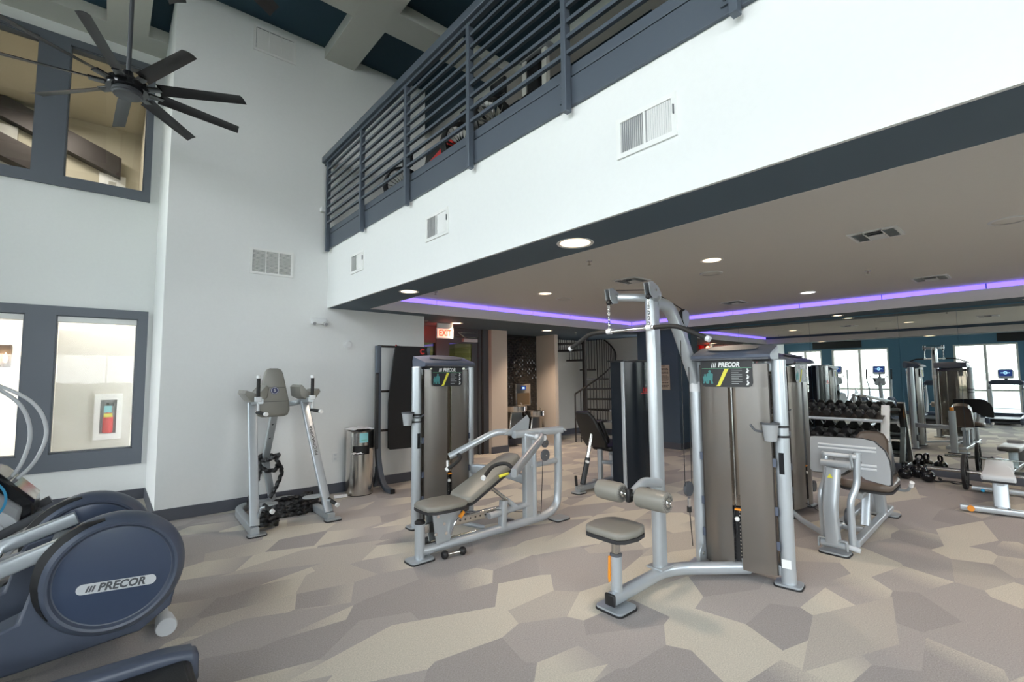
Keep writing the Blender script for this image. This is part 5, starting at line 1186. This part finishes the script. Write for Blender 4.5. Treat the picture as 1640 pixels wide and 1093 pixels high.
MB().pad([(0, -.115), (.02, -.132), (.42, -.105), (.50, -.085), (.53, -.04), (.53, .04), (.50, .085), (.42, .105), (.02, .132), (0, .115)], (7.17, .515, .335), bx_, by_, .072, .028).build('seat_pad', M['lgrey'], bh)
MB().prism([(0, -.12), (.45, -.10), (.5, 0), (.45, .10), (0, .12)], (7.175, .515, .325), bx_, by_, .02).build('pad_base', M['piping'], bh)
MB().pad(rrect(.66, .24, .04), (8.08, .565, .345), (1, .06, 0), by_, .065, .026).build('back_pad', M['lgrey'], bh)

# ================================================================ CARDIO
def console(t, c, par=None, w=.34, h=.29):
    """touch console whose screen faces +x; c = centre"""
    x, y, z = c
    hd = MB().prism(rrect(w, h, .05, 5), (x, y, z), (0, -1, 0), (-.22, 0, .975), -.05).build('console_housing', M['lgrey'], t, bevel=.006)
    n = V((.975, 0, .22))
    nn = n; cc = V((x, y, z)) + n * .0515
    s = MB().obox(cc + V((0, 0, .02)), (0, -1, 0), nn, (-.22, 0, .975), w * .80, .003, h * .66).build('screen', M['screen'], hd, smooth=False)
    g = MB(); g.lathe([(.028, 0), (.045, 0), (.045, .001), (.028, .001)], cc + nn * .002 + V((0, 0, .03)), tuple(nn), 20); g.obox(cc + nn * .002 + V((0, 0, .03)), (0, -1, 0), nn, (-.22, 0, .975), .20, .001, .02)
    g.build('screen_graphic', M['screenl'], hd, smooth=False, kind='stuff')
    MB().obox(cc + V((0, 0, -h * .41)) + nn * .001, (0, -1, 0), nn, (-.22, 0, .975), .06, .003, .014).build('button_strip', M['black'], hd, smooth=False)
    return hd

def front_mast(t, x, y, zc, ytilt=0):
    rect_tube('mast', [(x - .10, y, .12), (x - .06, y, .7), (x + .02, y, zc - .22)], .12, .10, 'lgrey', t, rad=.04, up=(0, 1, 0))
    MB().prism(rrect(.30, .26, .06), (x + .0, y, zc - .36), (0, -1, 0), (.35, 0, .93), -.06).build('mast_shroud', M['lgrey'], t, bevel=.01)
    MB().rod((x, y, zc - .26), (x - .02, y, zc - .12), .03, 12).build('console_stem', M['dgrey'], t)
    for s in (1, -1):
        MB().tube(fillet([(x + .02, y + s * .04, zc - .27), (x + .10, y + s * .20, zc - .25), (x + .20, y + s * .24, zc - .18)], .06), .015, 10).build('fixed_handle', M['dgrey'], t)
        a = MB().tube(fillet([(x + .30, y + s * .28, .45), (x - .02, y + s * .30, .75), (x + .02, y + s * .30, 1.05), (x + .12, y + s * .33, 1.25), (x + .08, y + s * .33, 1.62)], .14), .019, 12).build('moving_handlebar', M['lgrey'], t)
        MB().tube([V((x + .118, y + s * .33, 1.28)), V((x + .081, y + s * .33, 1.61))], .023, 12).build('bar_grip', M['foam'], a)
    b = MB().lathe([(.04, 0), (.048, .10), (.042, .10), (.036, .01), (0, .01)], (x + .05, y + .13, zc - .36), n=18).build('bottle_holder', M['dgrey'], t)

# elliptical with twin rear wheels (foreground left)
el = thing('elliptical_trainer', 'slate blue elliptical trainer with two big round rear covers, at the left foreground', 'exercise machine', (-.5, 3.8, 0))
def cover(y, side, main):
    c = V((.082 if main else -.03, y, .452)); s = side; ax = (0, s, 0)
    prof = [(0, -.10), (.295, -.10), (.313, -.08), (.319, -.04), (.314, .0), (.296, .035), (.275, .055), (.262, .052), (.252, .034), (.246, .032), (0, .046)]
    m = MB().lathe(prof, c, ax, 64)
    # open the slot at the front: pull nothing, darken with its own part below
    cv = m.build('wheel_cover', M['capblue'], el)
    MB().lathe([(0, .0475), (.12, .045), (.238, .034), (.246, .033)], c, ax, 56).build('cover_inset', M['discblue'], cv)
    # crescent slot
    rings = []
    for k in range(19):
        a = R(100) + R(112) * k / 18; e = 1 - abs(k - 9) / 9; r0, r1 = .302, .302 + .034 * max(e, .08) ** .6
        d = V((cos(a), 0, sin(a)))
        rings.append([c + d * (r0 - .015 * e) + V((0, s * .037, 0)), c + d * r1 + V((0, s * .012, 0)), c + d * r1 + V((0, s * -.03, 0)), c + d * (r0 - .02) + V((0, s * .02, 0))])
    MB().loft(rings).build('crank_slot', M['black'], cv)
    return cv, c
cvn, cn = cover(3.43, -1, True); cvf, cf = cover(4.16, -1, False)
bd = MB().prism(rrect(.335, .052, .026, 6), (cn.x + .012, 3.3845, .402), (.996, 0, -.085), (.085, 0, .996), .004).build('brand_badge', M['lgrey'], cvn, bevel=.0015)
text('lettering', 'PRECOR', .055, (cn.x + .03, 3.379, .400), (.996, 0, -.085), (.085, 0, .996), M['dgrey'], cvn, .0006, shear=.2, width=.20, bold=.002)
st = MB()
for k in range(3): x = -.148 + k * .012; st.prism([(x, -.015), (x + .008, -.015), (x + .017, .015), (x + .009, .015)], (cn.x + .03, 3.3795, .400), (.996, 0, -.085), (.085, 0, .996), .001)
st.build('emblem', M['dgrey'], cvn, smooth=False, kind='stuff')
# skirts under the covers, arms, ramp
for y0, y1 in ((3.44, 3.62), (4.0, 4.16)):
    poly = [(.38, .40), (.34, .20), (.20, .10), (-.30, .06), (-1.05, .05), (-1.05, .16), (-.55, .20), (-.28, .30), (-.235, .48), (-.20, .55), (.0, .60), (.3, .6)]
    MB().prism(poly, (0 if y0 < 3.9 else -.11, y1, 0), (1, 0, 0), (0, 0, 1), y1 - y0).build('side_skirt', M['capblue'], el, bevel=.012)
MB().box((-.20, 3.62, .20), (.32, 4.0, .60)).build('rear_housing', M['dgrey'], el, bevel=.03)
for y in (3.46, 4.02):
    ar = rect_tube('crank_arm', [(-.10, y, .655), (-.55, y + .02, .50), (-.95, y + .03, .40)], .055, .075, 'silver', el, rad=.01, fil=.1)
    MB().pad(rrect(.36, .15, .04), (-.78, y + .06, .49), (1, 0, .2), (0, 1, 0), .06, .015).build('foot_pedal', M['dgrey'], el)
MB().rod((-.42, 3.50, .52), (-.42, 4.10, .52), .022, 12).build('link_bar', M['chrome'], el)
MB().pad(rrect(.16, .12, .04), (-.36, 3.80, .48), (1, 0, .2), (0, 1, 0), .06, .015).build('rear_step', M['capblue'], el)
for y in (3.52, 4.08): rect_tube('ramp_rail', [(-.30, y, .22), (-1.10, y, .26)], .07, .05, 'silver', el)
MB().box((-1.35, 3.5, .03), (-.95, 4.1, .30)).build('front_base', M['capblue'], el, bevel=.03)
for y in (3.585, 4.05): MB().lathe([(0, 0), (.05, 0), (.055, .01), (.045, .13), (0, .13)], (.33, y - .07, .05), (0, 1, 0), 20).build('stabiliser_foot', M['lgrey'], el)
MB().rod((.33, 3.58, .05), (.33, 4.1, .05), .03, 12).build('stabiliser_bar', M['lgrey'], el)
front_mast(el, -1.1, 3.95, 1.58); console(el, (-1.08, 3.95, 1.58))

# second trainer with hoop bars (left edge)
am = thing('motion_trainer', 'grey motion trainer with curved silver hoop bars at the left edge of the picture', 'exercise machine', (-.9, 5.2, 0))
for s in (-.055, .055):
    MB().tube(fillet([(-.55 + s * .2, 5.20 + s * .5, .70), (-.43 + s * .6, 5.20 + s * .5, .84), (-.362 + s * .8, 5.2 + s * .5, 1.08), (-.43 + s * .7, 5.2 + s * .5, 1.32), (-.62 + s * .3, 5.2 + s * .5, 1.47), (-.85, 5.2 + s * .5, 1.56)], .22, 8), .0135, 14).build('hoop_bar', M['lgrey'], am)
MB().prism([(-.72, .92), (-.55, .84), (-.36, .62), (-.36, .50), (-.46, .36), (-.60, .40), (-.85, .80)], (0, 5.42, 0), (1, 0, 0), (0, 0, 1), .42).build('rear_shell', M['gloss'], am, bevel=.02)
fn = MB()
for k in range(9): fn.obox((-.42 + .0, 5.05 + k * .035, .545), (1, 0, -.9), (0, 1, 0), (.9, 0, 1), .20, .008, .012)
fn.build('cooling_fin', M['dgrey'], am, smooth=False, kind='stuff')
MB().prism([(-.80, .84), (-.60, .76), (-.42, .58), (-.44, .42), (-.50, .30), (-.62, .20), (-1.5, .14), (-1.5, .40), (-1.2, .80)], (0, 5.45, 0), (1, 0, 0), (0, 0, 1), .50).build('body_shell', M['mgrey'], am, bevel=.02)
sh_ = MB().lathe([(0, .012), (.13, .012), (.135, 0), (.20, 0), (.21, -.02), (.21, -.06)], (-.62, 4.945, .40), (0, -1, 0), 36).build('side_disc', M['lgrey'], am)
MB().lathe([(.15, .001), (.165, .001), (.165, .003), (.15, .003)], (-.66, 4.945, .66), (0, -1, 0), 30, R(-70), R(120)).build('blue_ring', M['bluep'], am); MB().lathe([(.085, .013), (.095, .013), (.095, .015), (.085, .015)], (-.62, 4.945, .40), (0, -1, 0), 30).build('ring_groove', M['dgrey'], sh_)
for s in (-.27, .27):
    rect_tube('pedal_arm', [(-.55, 5.2 + s, .40), (-.30, 5.2 + s, .53)], .04, .06, 'dgrey', am)
    MB().rod((-.62, 5.2 + s, .12), (-.44, 5.2 + s, .22), .026, 12).build('roller_strut', M['lgrey'], am)
    MB().lathe([(0, -.03), (.04, -.03), (.045, 0), (.04, .03), (0, .03)], (-.45, 5.2 + s, .05), (0, 1, 0), 18).build('wheel', M['rubber'], am)
rect_tube('base_beam', [(-.45, 5.0, .06), (-1.7, 5.0, .06)], .09, .07, 'mgrey', am); rect_tube('base_beam', [(-.45, 5.4, .06), (-1.7, 5.4, .06)], .09, .07, 'mgrey', am)
front_mast(am, -1.5, 5.25, 1.6); console(am, (-1.48, 5.25, 1.6))

# treadmills
def treadmill(x1, y, label, L=1.75, wd=.80):
    t = thing('treadmill', label, 'exercise machine', (x1 - L / 2, y, 0)); x0 = x1 - L
    for s in (1, -1):
        yy = y + s * (wd / 2 - .055)
        pts = [(x1 - .02, yy, .165), (x1 - .12, yy, .185), (x0 + .3, yy, .195)]
        MB().sweep(fillet(pts, .06), rrect(.11, .075, .028, 4), up=(0, 0, 1)).build('side_rail', M['capblue'], t)
        e = MB().box((x1 - .10, yy - .056, .03), (x1 + .015, yy + .056, .195)).build('rear_foot', M['capblue'], t, bevel=.03)
        MB().lathe([(0, -.025), (.028, -.025), (.032, 0), (.028, .025), (0, .025)], (x1 - .03, yy - s * .015, .032), (0, 1, 0), 16).build('foot_roller', M['lgrey'], e)
        rect_tube('upright', [(x0 + .20, yy, .15), (x0 + .02, yy, .60), (x0 + .14, yy, 1.10)], .10, .055, 'lgrey', t, rad=.02, fil=.25, up=(0, 1, 0))
        rect_tube('handrail', [(x0 + .10, yy, 1.08), (x0 + .45, yy, 1.04), (x0 + .55, yy, 1.0)], .045, .04, 'dgrey', t, rad=.015)
    MB().box((x0 + .25, y - wd / 2 + .10, .135), (x1 - .04, y + wd / 2 - .10, .178)).build('running_belt', M['rubber'], t, bevel=.018)
    MB().box((x0 + .3, y - wd / 2 + .10, .05), (x1 - .05, y + wd / 2 - .10, .132)).build('deck_frame', M['dgrey'], t, bevel=.01)
    MB().rod((x1 - .055, y - wd / 2 + .10, .135), (x1 - .055, y + wd / 2 - .10, .135), .038, 18).build('rear_roller', M['rubber'], t)
    MB().box((x0 - .25, y - wd / 2 + .02, .04), (x0 + .38, y + wd / 2 - .02, .27)).build('motor_hood', M['capblue'], t, bevel=.06)
    MB().prism([(-.36, -.05), (-.38, .05), (-.30, .12), (.30, .12), (.38, .05), (.36, -.05)], (x0 + .10, y, 1.16), (0, -1, 0), (.5, 0, .86), -.06).build('dashboard', M['capblue'], t, bevel=.02)
    console(t, (x0 + .06, y, 1.42)); MB().rod((x0 + .08, y, 1.2), (x0 + .04, y, 1.32), .04, 12).build('console_stem', M['dgrey'], t)
    return t
treadmill(.385, 2.50, 'dark blue and black treadmill whose rear end shows in the bottom left corner')
treadmill(-.70, 1.15, 'treadmill by the windows seen only in the mirror', L=1.7)

# ================================================================ LOFT
def air_bike(c, label, red=False):
    x, y, z = c; t = thing('air_bike', label, 'exercise bike', (x, y, ZL), group='fan bikes along the loft edge')
    o = V(c)
    MB().lathe([(.27, -.05), (.29, -.05), (.30, 0), (.29, .05), (.27, .05), (.265, 0), (.27, -.05)], o, (0, 1, 0), 40).build('fan_cage_rim', M['blackm'], t)
    f_ = MB()
    for k in range(24):
        a = 2 * pi * k / 24; f_.obox(o + V((cos(a), 0, sin(a))) * .165, (cos(a), 0, sin(a)), (0, 1, .35), (-sin(a), .0, cos(a)), .19, .07, .008)
    f_.build('fan_blade', M['chrome'], t, smooth=False, kind='stuff')
    MB().lathe([(0, -.06), (.07, -.06), (.075, 0), (.07, .06), (0, .06)], o, (0, 1, 0), 22).build('fan_hub', M['red'] if red else M['blackm'], t)
    rect_tube('frame_beam', [(x, y, z - .05), (x + .35, y, z - .32), (x + .9, y, z - .30)], .08, .08, 'red' if red else 'blackm', t)
    rect_tube('seat_post', [(x + .75, y, z - .32), (x + .82, y, z + .02)], .05, .05, 'blackm', t, up=(0, 1, 0)); MB().pad(rrect(.26, .20, .06), (x + .84, y, z + .02), (1, 0, 0), (0, 1, 0), .06, .02).build('saddle', M['vinylk'], t)
    for q in (x - .05, x + .9): rect_tube('floor_foot', [(q, y - .26, ZL + .03), (q, y + .26, ZL + .03)], .06, .05, 'blackm', t); rect_tube('leg', [(q, y, ZL + .05), (q + (.05 if q < x + .5 else -.05), y, z - .28)], .05, .05, 'blackm', t, up=(0, 1, 0))
    for s in (1, -1): MB().tube(fillet([(x + .1, y + s * .16, z - .3), (x + .12, y + s * .22, z + .2), (x + .30, y + s * .24, z + .38)], .1), .016, 10).build('arm_lever', M['blackm'], t)
    MB().box((x + .02, y - .12, z + .30), (x + .06, y + .12, z + .50)).build('display', M['gloss'], t, bevel=.01)
    return t
air_bike((2.95, 5.62, 4.02), 'fan bike with silver blades, nearest the back wall'); air_bike((2.95, 4.22, 4.04), 'fan bike with silver blades beside the red machine'); air_bike((2.95, 3.66, 4.08), 'fan bike behind the third railing post')
rm = thing('red_rowing_machine', 'red and black machine on the loft behind the railing', 'exercise machine', (3.0, 4.85, ZL))
MB().box((2.86, 4.70, ZL + .02), (3.2, 5.05, ZL + .12)).build('base', M['blackm'], rm, bevel=.01); rect_tube('column', [(3.05, 4.88, ZL + .1), (3.05, 4.88, 4.0)], .10, .12, 'blackm', rm, up=(1, 0, 0))
MB().prism([(-.28, 0), (-.22, .16), (.2, .26), (.28, .18), (.24, -.05)], (3.05, 4.86, 3.98), (0, -1, 0), (0, 0, 1), .12).build('red_shroud', M['red'], rm, bevel=.01); MB().prism([(-.30, .2), (-.25, .36), (.2, .42), (.28, .3)], (3.1, 4.9, 3.98), (0, -1, 0), (0, 0, 1), .10).build('black_shroud', M['blackm'], rm, bevel=.01)
tw = thing('loft_cable_tower', 'tall black and grey cable machine standing on the loft', 'exercise machine', (4.15, 4.3, ZL))
for y in (4.08, 4.46): MB().box((4.12, y, ZL), (4.20, y + .08, 5.75)).build('side_column', M['cream'], tw, bevel=.01)
MB().box((4.10, 4.20, ZL), (4.22, 4.42, 5.7)).build('centre_column', M['blackm'], tw, bevel=.01); MB().box((4.08, 4.04, 5.74), (4.24, 4.58, 5.82)).build('top_box', M['mgrey'], tw, bevel=.02)
sbox('wall_loft', (X1 - .15, Y0, ZL), (X1, Y1, 6.05), 'cream'); sbox('wall_loft.001', (3.64, Y1 - .15, ZL), (X1, Y1, 6.05), 'cream')
downlight(5.2, 5.15, ZC - .16, 'small lit spot on a beam above the loft', r=.06, power=20)
for x, y, w_ in ((5.5, 1.5, 'in the middle'), (8, 6, 'at the far corner'), (8, -1.5, 'by the right wall'), (4.8, -3.5, 'nearest the front wall')): downlight(x, y, ZC, 'recessed downlight in the teal ceiling above the loft, ' + w_, r=.07, power=25, group='loft downlights')

# ================================================================ LOBBY BEYOND THE INTERIOR WINDOWS
for a, b_, l in ((-1.475, -.735, 'white roller blind box over the left lower window pane'), (-.465, .28, 'white roller blind box over the right lower window pane')):
    t = thing('roller_blind', l, 'blind', ((a + b_) / 2, YW + .04, 2.2))
    MB().box((a, YW + .008, 2.195), (b_, YW + .07, 2.268)).build('valance', M['white'], t, smooth=False, bevel=.003)
    MB().box((a + .02, YW + .045, .66 if a > -1 else 1.98), (b_ - .02, YW + .048, 2.2)).build('blind_sheet', M['shade'], t, smooth=False)
    MB().rod((b_ - .012, YW + .05, 1.0), (b_ - .012, YW + .05, 2.2), .003, 6).build('pull_chain', M['offw'], t)
fx_ = thing('extinguisher_cabinet', 'white wall cabinet with a red fire extinguisher behind the lower window', 'fire extinguisher cabinet', (.05, 8.49, .7))
cbx = MB()
for lo, hi in (((-.10, 8.44, .70), (-.04, 8.50, 1.31)), ((.13, 8.44, .70), (.19, 8.50, 1.31)), ((-.04, 8.44, .70), (.13, 8.50, .78)), ((-.04, 8.44, 1.23), (.13, 8.50, 1.31))): cbx.box(lo, hi)
cbx.build('cabinet_frame', M['white'], fx_, smooth=False); MB().box((-.04, 8.49, .78), (.13, 8.50, 1.23)).build('cabinet_back', M['mgrey'], fx_, smooth=False)
ex = MB().lathe([(0, .79), (.05, .79), (.055, .81), (.055, 1.0), (.03, 1.04), (.02, 1.06), (0, 1.06)], (.045, 8.455, 0), n=20).build('extinguisher', M['red'], fx_)
MB().box((0, 8.397, 1.0), (.09, 8.402, 1.05)).build('yellow_band', M['yellow'], ex, smooth=False); MB().box((.0, 8.43, 1.06), (.08, 8.47, 1.15)).build('cyan_tag', M['cyanp'], ex, smooth=False); MB().box((.02, 8.44, 1.15), (.10, 8.47, 1.19)).build('valve', M['blackm'], ex, smooth=False)
sn = thing('wall_sconce', 'bronze wall sconce glowing warm behind the left lower window', 'wall lamp', (-1.16, 10.18, 1.72))
MB().box((-1.26, 10.17, 1.70), (-1.08, 10.20, 2.03)).build('back_plate', M['iron'], sn, smooth=False)
cg = MB()
for x in (-1.26, -1.09):
    for y in (10.05, 10.16): cg.box((x, y, 1.70), (x + .012, y + .012, 2.03))
cg.build('cage', M['iron'], sn, smooth=False, kind='stuff')
for x in (-1.21, -1.13): MB().lathe([(0, 1.76), (.018, 1.78), (.022, 1.85), (0, 1.92)], (x, 10.11, 0), n=12).build('bulb', M['flame'], sn)
l = bpy.data.lights.new('sconce_lamp', 'POINT'); l.energy = 6; l.color = (1, .65, .35); l.shadow_soft_size = .06; o = bpy.data.objects.new('sconce_lamp', l); COL.objects.link(o); o.parent = sn; o.location = (0, -.2, .15)
pf = thing('framed_picture', 'white framed small picture at the bottom of the upper right window', 'picture', (-.04, 10.17, 4.5))
MB().box((-.22, 10.15, 4.50), (.12, 10.19, 4.92)).build('frame', M['white'], pf, smooth=False); MB().box((-.15, 10.145, 4.57), (.05, 10.15, 4.85)).build('mount', M['offw'], pf, smooth=False); MB().box((-.10, 10.14, 4.62), (.0, 10.145, 4.80)).build('print', M['art'], pf, smooth=False)
MB().box((-1.9, 10.12, 4.62), (-1.17, 10.19, 5.35)).build('canvas_painting', M['art'], None, label='unframed grey abstract canvas seen through the upper left window', cat='painting', at=(-1.5, 10.15, 4.62), smooth=False)
for x, y, z, e in ((-1.4, 8.9, 2.7, 38), (-.9, 9.0, 5.6, 34)):  # unseen area lamps added to brighten the rooms behind the windows
    l = bpy.data.lights.new('lobby_light', 'AREA'); l.energy = e; l.size = .8; l.color = (1, .93, .84); o = bpy.data.objects.new('lobby_light', l); COL.objects.link(o); o.location = (x, y, z)
l = bpy.data.lights.new('lobby_light', 'AREA'); l.energy = 14; l.size = .4; l.color = (1, .93, .84); o = bpy.data.objects.new('lobby_light', l); COL.objects.link(o); o.location = (-.1, 8.1, 2.85)  # one more added fill lamp, behind the right lower pane
l = bpy.data.lights.new('corridor_light', 'AREA'); l.energy = 14; l.size = .8; l.color = (.95, 1, .75); o = bpy.data.objects.new('corridor_light', l); COL.objects.link(o); o.location = (4.8, 8.5, 2.38)  # unseen fill lamp, added to brighten the corridor behind the door glass

# ================================================================ OUTDOORS, seen in the mirror
def tree(x, y, h, label, seed):
    rg = random.Random(seed); t = thing('street_tree', label, 'tree', (x, y, -.15)); m = MB()
    def br(p, d, L, r, k):
        e = p + d * L; m.tube([p, p + d * L * .5 + V((rg.uniform(-.06, .06), rg.uniform(-.06, .06), 0)) * L, e], r, 7, scale=[1, .85, .68])
        if k:
            for i in range(3):
                nd = (d + V((rg.uniform(-.7, .7), rg.uniform(-.7, .7), rg.uniform(.0, .5)))).normalized(); br(e, nd, L * .72, r * .62, k - 1)
    br(V((x, y, -.15)), V((0, .05, 1)), h * .30, h * .028, 4); m.build('trunk_and_branches', M['bark'], t)
    f = MB()
    for k in range(500):
        a, q = rg.uniform(0, 2 * pi), rg.random() ** .5 * h * .38; z = h * rg.uniform(.55, 1.05); c = V((x + q * cos(a), y + q * sin(a), z)); u = V((rg.uniform(-1, 1), rg.uniform(-1, 1), rg.uniform(-1, 1))).normalized(); v = u.orthogonal().normalized() * .10; u = u * .14
        f.quad(c - u - v, c + u - v, c + u + v, c - u + v)
    f.build('foliage', M['leaf'], t, smooth=False, kind='stuff')
tree(-9.5, 4.2, 6.5, 'bare-branched pale tree outside the middle window, seen in the mirror', 1); tree(-19, 13.5, 6, 'slimmer tree outside the far window, seen in the mirror', 4)
hd_ = thing('garden_hedge', 'clipped green hedge outside the front windows, seen only as a reflection', 'hedge', (-.5, -9.6, -.15))
g_ = MB(); rg = random.Random(8)
for k in range(5200):
    x, y, z = rg.uniform(-6, 9), rg.uniform(-9.9, -9.1), rg.uniform(-.1, 1.25)
    if rg.random() < .45: y = -9.1 + rg.uniform(-.05, .05)
    elif rg.random() < .5: z = 1.25 + rg.uniform(-.05, .05)
    c = V((x, y, z)); u = V((rg.uniform(-1, 1), rg.uniform(-1, 1), rg.uniform(-1, 1))).normalized(); v = u.orthogonal().normalized() * .07; u = u * .10
    g_.quad(c - u - v, c + u - v, c + u + v, c - u + v)
g_.build('foliage', M['leaf'], hd_, smooth=False, kind='stuff'); MB().box((-6, -9.8, -.15), (9, -9.2, 1.15)).build('hedge_core', M['leaf'], hd_, smooth=False)
sbox('ground_outside.002', (XW - .2, -40, -.25), (14, Y0 - .2, -.15), 'grass')
cr_ = thing('parked_car', 'silver parked car outside the right window, seen in the mirror', 'car', (-14, -2, -.12))
MB().prism([(-2.2, .35), (-2.25, .75), (-1.5, .95), (-.9, 1.42), (.7, 1.45), (1.5, .98), (2.2, .85), (2.25, .4)], (-14, -2, -.12), (0, 1, 0), (0, 0, 1), 1.7).build('car_body', M['car'], cr_, bevel=.06)
MB().prism([(-1.35, .98), (-.85, 1.36), (.65, 1.38), (1.3, .98)], (-12.28, -2, -.12), (0, 1, 0), (0, 0, 1), .02).build('side_windows', M['gloss'], cr_, smooth=False)
for y in (-3.4, -.6):
    for x in (-12.4, -13.9): MB().lathe([(0, -.1), (.2, -.1), (.32, -.09), (.33, 0), (.32, .09), (.2, .1), (0, .1)], (x, y, .21), (1, 0, 0), 24).build('wheel', M['rubber'], cr_)
